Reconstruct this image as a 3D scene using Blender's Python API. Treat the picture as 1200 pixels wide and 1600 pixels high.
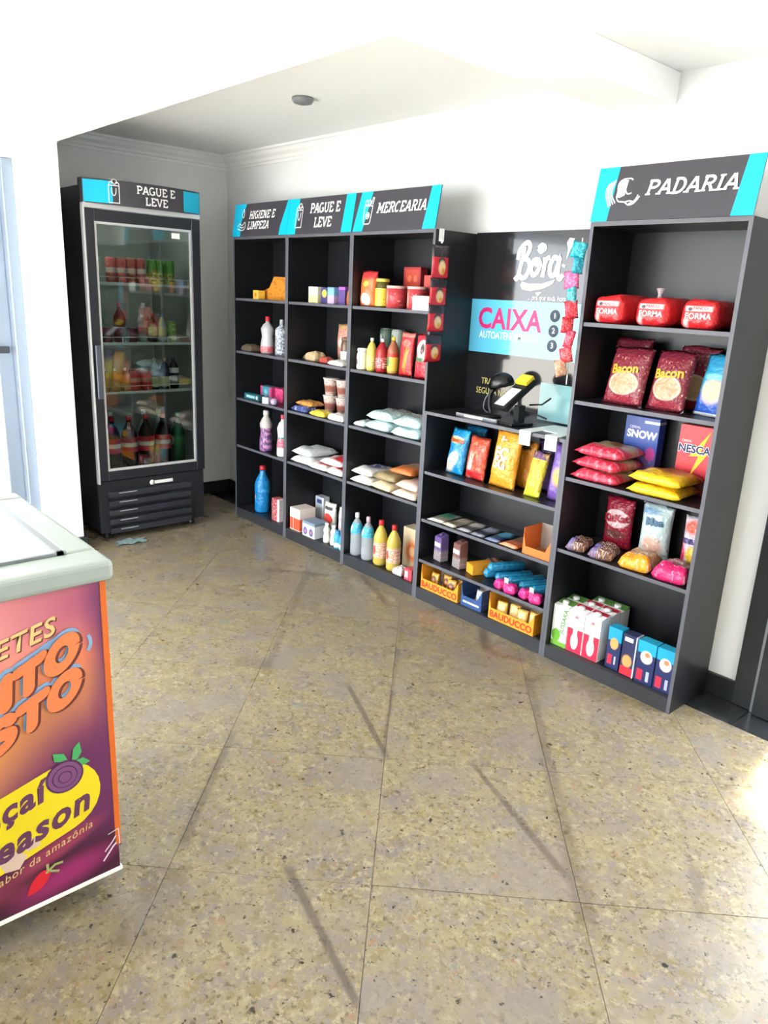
import bpy, bmesh, math, random
from mathutils import Vector, Matrix

for o in list(bpy.data.objects): bpy.data.objects.remove(o, do_unlink=True)
SC = bpy.context.scene
COL = SC.collection
PI = math.pi
R = math.radians
rnd = random.Random(7)

# ------------------------------------------------------------------ camera
cam = bpy.data.cameras.new('camera'); CAM = bpy.data.objects.new('camera', cam); COL.objects.link(CAM)
ri = Vector((0.6622795, 0.7478387, 0.0460770)); up = Vector((-0.2383861, 0.1520130, 0.9591997)); fw = Vector((-0.7103224, 0.6462424, -0.2789495))
M = Matrix((ri, up, -fw)).transposed().to_4x4(); M.translation = Vector((4.3434, -2.5749, 1.5069))
CAM.matrix_world = M
cam.sensor_fit = 'HORIZONTAL'; cam.sensor_width = 36.0; cam.lens = 36.0 * 1173.53 / 1200.0
cam.clip_start = 0.05; cam.clip_end = 200
SC.camera = CAM

# ------------------------------------------------------------------ world, sun, exposure
W = bpy.data.worlds.new('sky'); SC.world = W; W.use_nodes = True
bgn = W.node_tree.nodes['Background']; bgn.inputs[0].default_value = (0.90, 0.95, 1.0, 1); bgn.inputs[1].default_value = 7.0
sl = bpy.data.lights.new('sun', 'SUN'); sl.energy = 22.0; sl.angle = R(5.0); sl.color = (1.0, 0.95, 0.86)
SUN = bpy.data.objects.new('sun', sl); COL.objects.link(SUN)
SUN.rotation_euler = Vector((0.055, -0.305, -0.95)).to_track_quat('-Z', 'Y').to_euler()
SUN.location = (-3, 8, 9)
VS = SC.view_settings
VS.view_transform = 'Standard'; VS.look = 'None'; VS.gamma = 1.0; VS.exposure = 0.9; VS.use_curve_mapping = False

# ------------------------------------------------------------------ helpers
def c8(r, g, b):
    f = lambda v: ((v/255.0)/12.92 if v/255.0 <= 0.04045 else ((v/255.0+0.055)/1.055)**2.4)
    return (f(r), f(g), f(b), 1.0)

MATS = {}
def newmat(name):
    m = bpy.data.materials.new(name); m.use_nodes = True
    nt = m.node_tree; b = nt.nodes['Principled BSDF']
    return m, nt, b

def mat(name, col, rough=0.5, metal=0.0, spec=0.5, bump=0.0, bscale=60, alpha=None, trans=0.0, ior=1.45, coat=0.0):
    if name in MATS: return MATS[name]
    m, nt, b = newmat(name)
    b.inputs['Base Color'].default_value = c8(*col); b.inputs['Roughness'].default_value = rough
    b.inputs['Metallic'].default_value = metal; b.inputs['Specular IOR Level'].default_value = spec
    b.inputs['Transmission Weight'].default_value = trans; b.inputs['IOR'].default_value = ior
    b.inputs['Coat Weight'].default_value = coat
    if bump:
        t = nt.nodes.new('ShaderNodeTexNoise'); t.inputs['Scale'].default_value = bscale; t.inputs['Detail'].default_value = 4
        tc = nt.nodes.new('ShaderNodeTexCoord'); nt.links.new(tc.outputs['Object'], t.inputs['Vector'])
        bn = nt.nodes.new('ShaderNodeBump'); bn.inputs['Strength'].default_value = bump; bn.inputs['Distance'].default_value = 0.01
        nt.links.new(t.outputs[0], bn.inputs['Height']); nt.links.new(bn.outputs[0], b.inputs['Normal'])
    MATS[name] = m
    return m

def printmat(name, base, layers, rough=0.4, plane='xz', obj=False, bump=None, bscale=45, coat=0.0):
    if bump is None: bump = .9 if rough <= .3 else .25 if plane == 'xy' else .0
    if name in MATS: return MATS[name]
    m, nt, b = newmat(name); N = nt.nodes; L = nt.links
    b.inputs['Roughness'].default_value = rough; b.inputs['Coat Weight'].default_value = coat
    tc = N.new('ShaderNodeTexCoord'); sp = N.new('ShaderNodeSeparateXYZ'); L.new(tc.outputs['Object' if obj else 'Generated'], sp.inputs[0])
    cb = N.new('ShaderNodeCombineXYZ'); L.new(sp.outputs[0], cb.inputs[0]); L.new(sp.outputs[2 if plane == 'xz' else 1], cb.inputs[1])
    prev = None
    for ly in layers:
        k = ly[0]
        if k in 'er':      # ellipse / rectangle: cx, cy, rx, ry, colour, [soft, angle]
            _, cx, cy, rx, ry, colr = ly[:6]; soft = ly[6] if len(ly) > 6 else 0.03; ang = ly[7] if len(ly) > 7 else 0.0
            s = N.new('ShaderNodeVectorMath'); s.operation = 'SUBTRACT'; L.new(cb.outputs[0], s.inputs[0]); s.inputs[1].default_value = (cx, cy, 0)
            v = s.outputs[0]
            if ang:
                ro = N.new('ShaderNodeVectorRotate'); ro.rotation_type = 'Z_AXIS'; ro.inputs['Angle'].default_value = -R(ang); L.new(v, ro.inputs['Vector']); v = ro.outputs[0]
            mu = N.new('ShaderNodeVectorMath'); mu.operation = 'MULTIPLY'; L.new(v, mu.inputs[0]); mu.inputs[1].default_value = (1/rx, 1/ry, 0)
            if k == 'e':
                ln = N.new('ShaderNodeVectorMath'); ln.operation = 'LENGTH'; L.new(mu.outputs[0], ln.inputs[0]); d = ln.outputs['Value']
            else:
                ab = N.new('ShaderNodeVectorMath'); ab.operation = 'ABSOLUTE'; L.new(mu.outputs[0], ab.inputs[0])
                s2 = N.new('ShaderNodeSeparateXYZ'); L.new(ab.outputs[0], s2.inputs[0])
                mx = N.new('ShaderNodeMath'); mx.operation = 'MAXIMUM'; L.new(s2.outputs[0], mx.inputs[0]); L.new(s2.outputs[1], mx.inputs[1]); d = mx.outputs[0]
            mr = N.new('ShaderNodeMapRange'); L.new(d, mr.inputs[0]); mr.inputs[1].default_value = 1+soft; mr.inputs[2].default_value = 1-soft
            fac = mr.outputs[0]
        else:              # 'n' noise blotches: scale, threshold, colour, [soft]
            _, sc, th, colr = ly[:4]; soft = ly[4] if len(ly) > 4 else 0.05
            t = N.new('ShaderNodeTexNoise'); t.inputs['Scale'].default_value = sc; t.inputs['Detail'].default_value = 3; L.new(cb.outputs[0], t.inputs['Vector'])
            mr = N.new('ShaderNodeMapRange'); L.new(t.outputs[0], mr.inputs[0]); mr.inputs[1].default_value = th-soft; mr.inputs[2].default_value = th+soft
            fac = mr.outputs[0]
        mi = N.new('ShaderNodeMix'); mi.data_type = 'RGBA'; L.new(fac, mi.inputs[0])
        if prev is None: mi.inputs[6].default_value = c8(*base)
        else: L.new(prev, mi.inputs[6])
        mi.inputs[7].default_value = c8(*colr); prev = mi.outputs[2]
    if prev is None: b.inputs['Base Color'].default_value = c8(*base)
    else: L.new(prev, b.inputs['Base Color'])
    if bump:
        t = N.new('ShaderNodeTexNoise'); t.inputs['Scale'].default_value = bscale; t.inputs['Detail'].default_value = 3
        L.new(tc.outputs['Object'], t.inputs['Vector'])
        bn = N.new('ShaderNodeBump'); bn.inputs['Strength'].default_value = bump; bn.inputs['Distance'].default_value = 0.01
        L.new(t.outputs[0], bn.inputs['Height']); L.new(bn.outputs[0], b.inputs['Normal'])
    MATS[name] = m
    return m

def glassmat(name, tint=(255, 255, 255), refl=0.10, rough=0.02):
    if name in MATS: return MATS[name]
    m = bpy.data.materials.new(name); m.use_nodes = True; nt = m.node_tree; N = nt.nodes; L = nt.links
    N.remove(N['Principled BSDF']); out = N['Material Output']
    tr = N.new('ShaderNodeBsdfTransparent'); tr.inputs[0].default_value = c8(*tint)
    gl = N.new('ShaderNodeBsdfGlossy'); gl.inputs['Roughness'].default_value = rough
    fr = N.new('ShaderNodeFresnel'); fr.inputs[0].default_value = 1.5
    ad = N.new('ShaderNodeMath'); ad.operation = 'ADD'; L.new(fr.outputs[0], ad.inputs[0]); ad.inputs[1].default_value = refl - 0.04
    mx = N.new('ShaderNodeMixShader'); L.new(ad.outputs[0], mx.inputs[0]); L.new(tr.outputs[0], mx.inputs[1]); L.new(gl.outputs[0], mx.inputs[2])
    L.new(mx.outputs[0], out.inputs[0]); MATS[name] = m
    return m

def hazy(name, col, opaque=0.6, rough=0.15):
    if name in MATS: return MATS[name]
    m, nt, b = newmat(name); b.inputs['Base Color'].default_value = c8(*col); b.inputs['Roughness'].default_value = rough; b.inputs['Alpha'].default_value = opaque
    MATS[name] = m
    return m

def link(name, me, m=None, parent=None, loc=(0, 0, 0), rot=(0, 0, 0), label=None):
    o = bpy.data.objects.new(name, me); COL.objects.link(o)
    if m is not None and me is not None and not me.materials: me.materials.append(m)
    o.location = loc; o.rotation_euler = rot
    if parent is not None: o.parent = parent
    if label: o['label'] = label
    return o

def thing(name, label, cat, loc=(0, 0, 0), rz=0.0, group=None, rx=0.0, ry=0.0):
    o = bpy.data.objects.new(name, None); COL.objects.link(o); o.empty_display_size = 0.05
    o.location = loc; o.rotation_euler = (rx, ry, rz); o['label'] = label; o['category'] = cat
    if group: o['group'] = group
    return o

def tag(o, label, cat, group=None):
    o['label'] = label; o['category'] = cat
    if group: o['group'] = group
    return o

def struct(o): o['kind'] = 'structure'; return o

def finish(bm, name, smooth=False):
    me = bpy.data.meshes.new(name); bm.normal_update(); bm.to_mesh(me); bm.free()
    if smooth:
        for p in me.polygons: p.use_smooth = True
    return me

def bbox(bm, x0, x1, y0, y1, z0, z1, bev=0.0, seg=1):
    r = bmesh.ops.create_cube(bm, size=1.0)
    for v in r['verts']:
        v.co = Vector((x0+(v.co.x+.5)*(x1-x0), y0+(v.co.y+.5)*(y1-y0), z0+(v.co.z+.5)*(z1-z0)))
    if bev > 0:
        es = list({e for v in r['verts'] for e in v.link_edges})
        bmesh.ops.bevel(bm, geom=es, offset=bev, segments=seg, profile=0.5, affect='EDGES')

def boxes(*bs, bev=0.0, seg=1, smooth=False):
    bm = bmesh.new()
    for b in bs: bbox(bm, *b, bev=bev, seg=seg)
    return finish(bm, 'box', smooth)

def rbox(sx, sy, sz, bev=0.002, seg=2, smooth=False):
    return boxes((-sx/2, sx/2, -sy/2, sy/2, 0, sz), bev=bev, seg=seg, smooth=smooth)

def lathe(prof, seg=20, cap=True):
    bm = bmesh.new(); rings = []
    for r, z in prof:
        rings.append([bm.verts.new((r*math.cos(2*PI*i/seg), r*math.sin(2*PI*i/seg), z)) for i in range(seg)])
    for a, b in zip(rings, rings[1:]):
        for i in range(seg): bm.faces.new((a[i], a[(i+1) % seg], b[(i+1) % seg], b[i]))
    if cap:
        bm.faces.new(list(reversed(rings[0]))); bm.faces.new(rings[-1])
    return finish(bm, 'lathe', True)

def prism(poly, y0, y1, bev=0.0):
    """polygon in x,z pushed from y0 to y1"""
    bm = bmesh.new()
    a = [bm.verts.new((x, y0, z)) for x, z in poly]; b = [bm.verts.new((x, y1, z)) for x, z in poly]
    n = len(poly); bm.faces.new(a); bm.faces.new(list(reversed(b)))
    for i in range(n): bm.faces.new((a[i], b[i], b[(i+1) % n], a[(i+1) % n]))
    bmesh.ops.recalc_face_normals(bm, faces=bm.faces[:])
    if bev: bmesh.ops.bevel(bm, geom=bm.edges[:], offset=bev, segments=2, profile=.5, affect='EDGES')
    return finish(bm, 'prism')

def tube(pts, r, seg=8):
    bm = bmesh.new(); P = [Vector(p) for p in pts]; rings = []
    for i, p in enumerate(P):
        t = (P[min(i+1, len(P)-1)] - P[max(i-1, 0)]).normalized()
        a = t.cross(Vector((0, 0, 1)));  a = a.normalized() if a.length > 1e-3 else Vector((1, 0, 0)); b = t.cross(a)
        rings.append([bm.verts.new(p + r*(math.cos(2*PI*k/seg)*a + math.sin(2*PI*k/seg)*b)) for k in range(seg)])
    for x, y in zip(rings, rings[1:]):
        for k in range(seg): bm.faces.new((x[k], x[(k+1) % seg], y[(k+1) % seg], y[k]))
    bm.faces.new(list(reversed(rings[0]))); bm.faces.new(rings[-1])
    bmesh.ops.recalc_face_normals(bm, faces=bm.faces[:])
    return finish(bm, 'tube', True)

def smoothpts(pts, n=6):
    """Catmull-Rom through control points"""
    out = []; P = [pts[0]] + list(pts) + [pts[-1]]
    for i in range(1, len(P)-2):
        for k in range(n):
            t = k/n; q = []
            for d in range(len(pts[0])):
                a, b, c, e = P[i-1][d], P[i][d], P[i+1][d], P[i+2][d]
                q.append(.5*(2*b + (c-a)*t + (2*a-5*b+4*c-e)*t*t + (3*b-a-3*c+e)*t**3))
            out.append(tuple(q))
    out.append(tuple(pts[-1]))
    return out

# ---- bags
def fprof(u, v, e=0.05):
    vv = min(1, max(0, (v-e)/(1-2*e)))
    return max(0, 1-abs(2*u-1)**2.6)**.55 * max(0, 1-abs(2*vv-1)**2.8)**.55

def bprof(u, v):
    return max(0, 1-abs(2*u-1)**5)**.5 * max(0, 1-abs(2*v-1)**4.5)**.5

def pillow(w, h, t, seed=0, flat=False, nx=12, nz=16, gusset=0.0, taper=0.0):
    """sealed pillow pack, crimped at both ends; standing (front -y) or lying (flat)"""
    r = random.Random(seed); ph = [r.uniform(0, 6.28) for _ in range(6)]
    bm = bmesh.new(); G = []
    def amp(u, v):
        f = bprof(u, v) if flat else fprof(u, v)
        wv = .93 + .11*math.sin(9*u+ph[0]+3*v)*math.sin(7*v+ph[1]) + .08*math.sin(15*v+ph[2]+4*u) + .05*math.sin(23*u+ph[4])
        return f*wv
    for s in (-1, 1):
        g = []
        for j in range(nz+1):
            row = []
            for i in range(nx+1):
                if s == 1 and (i in (0, nx) or j in (0, nz)): row.append(G[0][j][i]); continue
                u, v = i/nx, j/nz
                sc = 1 - .07*math.sin(PI*v)**.6 - taper*v
                x = (u-.5)*w*sc; z = v*h + (.012*h*math.sin(8*u+ph[3]) if j in (0, nz) else 0)*(1 if j == nz else .0)
                if flat:
                    k = .72 if s == -1 else .28
                    row.append(bm.verts.new((x, (v-.5)*h, (t*k*amp(u, v) if s == -1 else -t*k*min(1, 1.3*bprof(u, v))) + t*.28)))
                else:
                    y = s*.5*t*amp(u, v)
                    if i == 0 or i == nx: y = 0
                    row.append(bm.verts.new((x, y, z)))
            g.append(row)
        G.append(g)
    for s, g in enumerate(G):
        for j in range(nz):
            for i in range(nx):
                q = (g[j][i], g[j][i+1], g[j+1][i+1], g[j+1][i])
                bm.faces.new(q if s == 0 else tuple(reversed(q)))
    bmesh.ops.recalc_face_normals(bm, faces=bm.faces[:])
    return finish(bm, 'pack', True)

# ---- writing
def text_mesh(body, size, bold=0.0, shear=0.0, spacing=1.0, align='CENTER', yoff=0.0):
    cu = bpy.data.curves.new('t', 'FONT'); cu.body = body; cu.size = size; cu.offset = bold*size; cu.shear = shear
    cu.space_character = spacing; cu.align_x = align; cu.align_y = 'CENTER'; cu.resolution_u = 3
    o = bpy.data.objects.new('t', cu); COL.objects.link(o)
    dg = bpy.context.evaluated_depsgraph_get(); dg.update()
    me = bpy.data.meshes.new_from_object(o.evaluated_get(dg))
    bpy.data.objects.remove(o, do_unlink=True); bpy.data.curves.remove(cu)
    me.materials.clear()
    for v in me.vertices: v.co = Vector((v.co.x, yoff, v.co.y))
    return me

def lettering(body, size, m, parent, x, y, z, bold=0.0, shear=0.0, spacing=1.0, rot=0.0, sx=1.0, conform=None, name='lettering', align='CENTER', bend=None):
    me = text_mesh(body, size, bold, shear, spacing, align)
    ca, sa = math.cos(rot), math.sin(rot)
    for v in me.vertices:
        a, b = v.co.x*sx, v.co.z
        v.co.x = a*ca - b*sa + x; v.co.z = a*sa + b*ca + z
        v.co.y = y + (conform(v.co.x, v.co.z) if conform else 0.0)
    return link(name, me, m, parent)

def strips(lines, hw, y=0.0, closed=False):
    """flat drawn lines in the x,z plane; each line a list of points"""
    bm = bmesh.new()
    for li, pts in enumerate(lines):
        h = hw; yy = y - li*6e-5
        if pts and isinstance(pts[0], (int, float)): h = pts[0]; pts = pts[1]
        P = [Vector((p[0], p[1])) for p in pts]; n = len(P); L_ = []; R_ = []
        for i in range(n):
            a = (P[i]-P[i-1]).normalized() if i > 0 else None; b = (P[i+1]-P[i]).normalized() if i < n-1 else None
            t = a if b is None else b if a is None else ((a+b).normalized() if (a+b).length > 1e-6 else b)
            k = 1.0
            if a is not None and b is not None: k = 1/max(.45, t.dot(b))
            nv = Vector((-t.y, t.x))*h*k
            y_ = yy - 4e-5*i/n
            L_.append(bm.verts.new((P[i].x+nv.x, y_, P[i].y+nv.y))); R_.append(bm.verts.new((P[i].x-nv.x, y_, P[i].y-nv.y)))
        for i in range(n-1): bm.faces.new((L_[i], L_[i+1], R_[i+1], R_[i]))
    return finish(bm, 'strips')

def arc(cx, cz, rx, rz, a0, a1, n=12):
    return [(cx+rx*math.cos(R(a0+(a1-a0)*i/n)), cz+rz*math.sin(R(a0+(a1-a0)*i/n))) for i in range(n+1)]

def poly(pts, y=0.0):
    bm = bmesh.new(); bm.faces.new([bm.verts.new((x, y, z)) for x, z in pts]); bm.normal_update(); bmesh.ops.triangulate(bm, faces=bm.faces[:]); return finish(bm, 'poly')

# slab-serif capitals drawn from strokes
SLAB = {
 'A': (.92, [[(.1, 0), (.44, 1)], [(.48, 1), (.82, 0)], [(.24, .34), (.68, .34)]], [(.1, 0), (.82, 0)]),
 'C': (.86, [arc(.46, .5, .34, .46, 50, 310)], []),
 'D': (.92, [[(.2, 0), (.2, 1)], [(.08, .96), (.4, .96)] , arc(.4, .5, .38, .46, 90, -90), [(.08, .04), (.4, .04)]], []),
 'E': (.84, [[(.22, 0), (.22, 1)], [(.08, .95), (.74, .95)], [(.08, .05), (.76, .05)], [(.22, .52), (.56, .52)], [(.74, .95), (.74, .74)], [(.76, .05), (.76, .27)]], []),
 'G': (.94, [arc(.46, .5, .36, .46, 50, 330), [(.8, .06), (.8, .44)], [(.56, .44), (.9, .44)]], []),
 'H': (.98, [[(.2, 0), (.2, 1)], [(.78, 0), (.78, 1)], [(.2, .5), (.78, .5)]], [(.2, 0), (.2, 1), (.78, 0), (.78, 1)]),
 'I': (.5, [[(.25, 0), (.25, 1)]], [(.25, 0), (.25, 1)]),
 'L': (.8, [[(.22, 0), (.22, 1)], [(.08, .05), (.72, .05)], [(.72, .05), (.72, .3)]], [(.22, 1)]),
 'M': (1.1, [[(.2, 0), (.2, 1)], [(.2, 1), (.55, .25)], [(.55, .25), (.9, 1)], [(.9, 0), (.9, 1)]], [(.2, 0), (.9, 0), (.14, 1), (.96, 1)]),
 'N': (1.0, [[(.2, 0), (.2, 1)], [(.2, 1), (.78, 0)], [(.78, 0), (.78, 1)]], [(.2, 0), (.14, 1), (.78, 1)]),
 'P': (.84, [[(.22, 0), (.22, 1)], [(.08, .95), (.46, .95)], arc(.46, .72, .3, .23, 90, -90), [(.22, .49), (.46, .49)]], [(.22, 0)]),
 'R': (.92, [[(.22, 0), (.22, 1)], [(.08, .95), (.46, .95)], arc(.46, .72, .28, .23, 90, -90), [(.22, .49), (.46, .49)], [(.48, .49), (.78, .03)]], [(.22, 0), (.8, 0)]),
 'U': (.96, [[(.2, 1), (.2, .36)] + arc(.48, .34, .28, .3, 180, 360), [(.76, .36), (.76, 1)]], [(.2, 1), (.76, 1)]),
 'V': (.92, [[(.12, 1), (.46, 0)], [(.46, 0), (.8, 1)]], [(.12, 1), (.8, 1)]),
 'Z': (.84, [[(.12, .95), (.72, .95)], [(.72, .95), (.12, .05)], [(.12, .05), (.74, .05)], [(.12, .95), (.12, .74)], [(.74, .05), (.74, .28)]], []),
 ' ': (.42, [], []),
}
def slab(body, h, m, parent, x, y, z, shear=0.0, sw=0.085, sx=1.0, fn=None, rot=0.0):
    tot = sum(SLAB[ch][0] for ch in body); cx = -tot/2; lines = []
    for ch in body:
        w, st, se = SLAB[ch]
        for s in st: lines.append((sw, [(cx+p[0], p[1]) for p in s]))
        for q in se:
            zz = .05 if q[1] == 0 else .95
            lines.append((.055, [(cx+q[0]-.17, zz), (cx+q[0]+.17, zz)]))
        cx += w
    me = strips(lines, sw)
    for v in me.vertices:
        a = (v.co.x*sx + shear*(v.co.z-.5))*h; b = (v.co.z-.5)*h
        v.co = Vector((x+a*math.cos(rot)-b*math.sin(rot), y+v.co.y, z+b*math.cos(rot)+a*math.sin(rot)))
        if fn: v.co = Vector(fn(v.co))
    return link('lettering', me, m, parent)

# ------------------------------------------------------------------ shared materials
WHITE = mat('white_wall_paint', (238, 240, 240), 0.7, bump=0.05, bscale=90)
CEIL = mat('white_ceiling_paint', (246, 247, 247), 0.8, bump=0.04, bscale=60)
BLACKSTONE = mat('black_granite', (38, 41, 44), 0.18, bump=0.02, bscale=200)
BOARD = mat('black_melamine_board', (24, 26, 30), 0.36, bump=0.03, bscale=240)
EDGE = mat('grey_edge_band', (92, 93, 101), 0.5)
PLINTH = mat('lit_black_plinth_board', (48, 50, 55), 0.4, bump=.03, bscale=240)  # same black melamine; lighter colour paints in the light off the floor
SIGNBLK = mat('sign_charcoal_print', (62, 60, 68), 0.45)
CYAN = mat('sign_cyan_print', (0, 186, 226), 0.45)
PRINTW = mat('white_print', (245, 245, 245), 0.5)
PRINTK = mat('black_print', (25, 22, 28), 0.5)
PRINTR = mat('red_print', (205, 30, 45), 0.5)
PRINTB = mat('navy_print', (35, 40, 95), 0.5)
PRINTY = mat('yellow_print', (245, 200, 40), 0.5)
CHROME = mat('brushed_steel', (190, 192, 196), 0.3, metal=0.9)
WHITEPL = mat('white_plastic', (240, 240, 238), 0.35)
BLACKPL = mat('black_plastic', (24, 25, 28), 0.35)
GREYPL = mat('grey_plastic', (120, 124, 128), 0.45)
ORANGEPL = mat('orange_print', (240, 120, 30), 0.45)
PINKPL = mat('pink_print', (230, 40, 130), 0.4)
GLASS = glassmat('clear_glass', (245, 250, 250), 0.10)

def granite():
    m, nt, b = newmat('beige_granite'); N = nt.nodes; L = nt.links
    geo = N.new('ShaderNodeNewGeometry'); oi = N.new('ShaderNodeObjectInfo')
    cbn = N.new('ShaderNodeCombineXYZ'); L.new(oi.outputs['Random'], cbn.inputs[2]); 
    add = N.new('ShaderNodeVectorMath'); add.operation = 'MULTIPLY_ADD'; L.new(cbn.outputs[0], add.inputs[0]); add.inputs[1].default_value = (0, 0, 40); L.new(geo.outputs['Position'], add.inputs[2])
    def noise(sc, det, rough=.6):
        t = N.new('ShaderNodeTexNoise'); t.inputs['Scale'].default_value = sc; t.inputs['Detail'].default_value = det; t.inputs['Roughness'].default_value = rough
        L.new(add.outputs[0], t.inputs['Vector']); return t.outputs[0]
    def ramp(src, a, bb):
        r = N.new('ShaderNodeMapRange'); L.new(src, r.inputs[0]); r.inputs[1].default_value = a; r.inputs[2].default_value = bb; return r.outputs[0]
    def mix(f, A, B):
        mi = N.new('ShaderNodeMix'); mi.data_type = 'RGBA'; L.new(f, mi.inputs[0])
        for s, vv in ((6, A), (7, B)):
            if isinstance(vv, tuple): mi.inputs[s].default_value = c8(*vv)
            else: L.new(vv, mi.inputs[s])
        return mi.outputs[2]
    col = mix(ramp(noise(16, 6, .75), .42, .58), (144, 132, 100), (134, 123, 106))
    col = mix(ramp(noise(9, 6, .75), .48, .60), col, (124, 115, 109))
    col = mix(ramp(noise(30, 5, .75), .50, .60), col, (126, 113, 80))
    col = mix(ramp(noise(44, 5, .75), .53, .62), col, (158, 147, 120))
    col = mix(ramp(noise(58, 4, .7), .57, .63), col, (98, 87, 66))
    col = mix(ramp(noise(3.0, 4, .6), .52, .75), col, (126, 118, 112))
    col = mix(ramp(noise(42, 3, .6), .66, .70), col, (48, 41, 33))
    col = mix(ramp(noise(26, 3, .6), .64, .74), col, (140, 110, 88))
    # scuffs and grime trodden into the stone (world place)
    sp = geo.outputs['Position']
    def streak(x0, y0, x1, y1, w0, w1, k, A):
        d = math.hypot(x1-x0, y1-y0); ang = math.atan2(y1-y0, x1-x0)
        s = N.new('ShaderNodeVectorMath'); s.operation = 'SUBTRACT'; L.new(sp, s.inputs[0]); s.inputs[1].default_value = (x0, y0, 0)
        ro = N.new('ShaderNodeVectorRotate'); ro.rotation_type = 'Z_AXIS'; ro.inputs['Angle'].default_value = -ang; L.new(s.outputs[0], ro.inputs['Vector'])
        q = N.new('ShaderNodeSeparateXYZ'); L.new(ro.outputs[0], q.inputs[0])
        t = N.new('ShaderNodeMapRange'); L.new(q.outputs[0], t.inputs[0]); t.inputs[2].default_value = d; t.inputs[3].default_value = w0; t.inputs[4].default_value = w1
        ab = N.new('ShaderNodeMath'); ab.operation = 'ABSOLUTE'; L.new(q.outputs[1], ab.inputs[0])
        dv = N.new('ShaderNodeMath'); dv.operation = 'DIVIDE'; L.new(ab.outputs[0], dv.inputs[0]); L.new(t.outputs[0], dv.inputs[1])
        m1 = N.new('ShaderNodeMapRange'); L.new(dv.outputs[0], m1.inputs[0]); m1.inputs[1].default_value = 1.3; m1.inputs[2].default_value = .5
        e = N.new('ShaderNodeMath'); e.operation = 'SUBTRACT'; L.new(q.outputs[0], e.inputs[0]); e.inputs[1].default_value = d/2
        ea = N.new('ShaderNodeMath'); ea.operation = 'ABSOLUTE'; L.new(e.outputs[0], ea.inputs[0])
        m2 = N.new('ShaderNodeMapRange'); L.new(ea.outputs[0], m2.inputs[0]); m2.inputs[1].default_value = d/2+.015; m2.inputs[2].default_value = d/2-.03
        mm = N.new('ShaderNodeMath'); mm.operation = 'MULTIPLY'; L.new(m1.outputs[0], mm.inputs[0]); L.new(m2.outputs[0], mm.inputs[1])
        m3 = N.new('ShaderNodeMath'); m3.operation = 'MULTIPLY'; L.new(mm.outputs[0], m3.inputs[0]); m3.inputs[1].default_value = k
        return mix(m3.outputs[0], A, (84, 74, 66))
    for s in ((2.936, -1.594, 3.399, -1.717, .014, .010, .75), (2.273, -.845, 2.745, -1.05, .010, .013, .7), (2.941, -.843, 3.46, -1.03, .010, .014, .65),
              (1.362, -.018, 1.80, -.19, .014, .02, .75), (2.24, .0, 2.42, -.16, .018, .028, .8), (2.42, -.16, 2.60, -.10, .03, .015, .6),
              (1.0, -.42, 1.30, -.16, .02, .02, .5), (1.83, -1.10, 1.97, -1.0, .05, .04, .35), (2.29, -1.369, 2.70, -1.79, .012, .02, .5),
              (2.66, -.185, 3.60, -1.14, .018, .03, .42), (2.74, -1.83, 2.95, -2.04, .05, .09, .35), (3.66, -.70, 3.75, -.86, .02, .02, .4), (1.13, -.195, 1.97, -1.03, .016, .016, .35), (2.73, -1.06, 1.95, -.24, .008, .008, .35)):
        col = streak(*s, col)
    L.new(col, b.inputs['Base Color'])
    rr = N.new('ShaderNodeMapRange'); L.new(noise(5, 4), rr.inputs[0]); rr.inputs[1].default_value = .35; rr.inputs[2].default_value = .65; rr.inputs[3].default_value = .22; rr.inputs[4].default_value = .42
    L.new(rr.outputs[0], b.inputs['Roughness'])
    return m
GRANITE = granite()

# ------------------------------------------------------------------ the setting
ZC = 2.35
ground = struct(link('ground', boxes((-20, 25, -25, 20, -0.12, -0.05)), mat('pale_pavement', (196, 192, 184), 0.9, bump=0.1, bscale=8)))
GROUT = mat('brown_grout', (108, 100, 92), 0.8)
floor = struct(link('floor', boxes((-0.75, 5.7, -4.0, 0.31, -0.05, -0.004)), GROUT))
# diagonal stone tiles, each one clipped to the room
def clip(pl, ax, val, keep_less):
    out = []
    for i, p in enumerate(pl):
        q = pl[(i+1) % len(pl)]
        ip = (p[ax] <= val) == keep_less; iq = (q[ax] <= val) == keep_less
        if ip: out.append(p)
        if ip != iq:
            t = (val-p[ax])/(q[ax]-p[ax]); out.append((p[0]+(q[0]-p[0])*t, p[1]+(q[1]-p[1])*t))
    return out
su, sv = .775, .80
g = .0011
FX0, FX1, FY0, FY1 = -0.6, 5.7, -4.0, 0.124
for i in range(-10, 10):
    for j in range(-8, 12):
        a0, a1 = 1.68+i*su+g, 1.68+(i+1)*su-g       # x + y
        b0, b1 = 3.805+j*sv+g, 3.805+(j+1)*sv-g     # x - y
        pl = [((a+b)/2, (a-b)/2) for a, b in ((a0, b0), (a1, b0), (a1, b1), (a0, b1))]
        for ax, val, kl in ((0, FX0, False), (0, FX1, True), (1, FY0, False), (1, FY1, True)):
            pl = clip(pl, ax, val, kl)
            if len(pl) < 3: break
        if len(pl) < 3: continue
        cx = sum(p[0] for p in pl)/len(pl); cy = sum(p[1] for p in pl)/len(pl)
        if cx < -.2 and cy < -1.25: continue
        bm = bmesh.new(); z1 = rnd.uniform(-.0004, .0004)
        t_ = [bm.verts.new((p[0]-cx, p[1]-cy, z1)) for p in pl]; b_ = [bm.verts.new((p[0]-cx, p[1]-cy, -.004)) for p in pl]
        n = len(pl); bm.faces.new(t_)
        for k in range(n): bm.faces.new((t_[k], b_[k], b_[(k+1) % n], t_[(k+1) % n]))
        bmesh.ops.recalc_face_normals(bm, faces=bm.faces[:])
        link('floor_tile', finish(bm, 'floor_tile'), GRANITE, floor, (cx, cy, 0))
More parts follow.
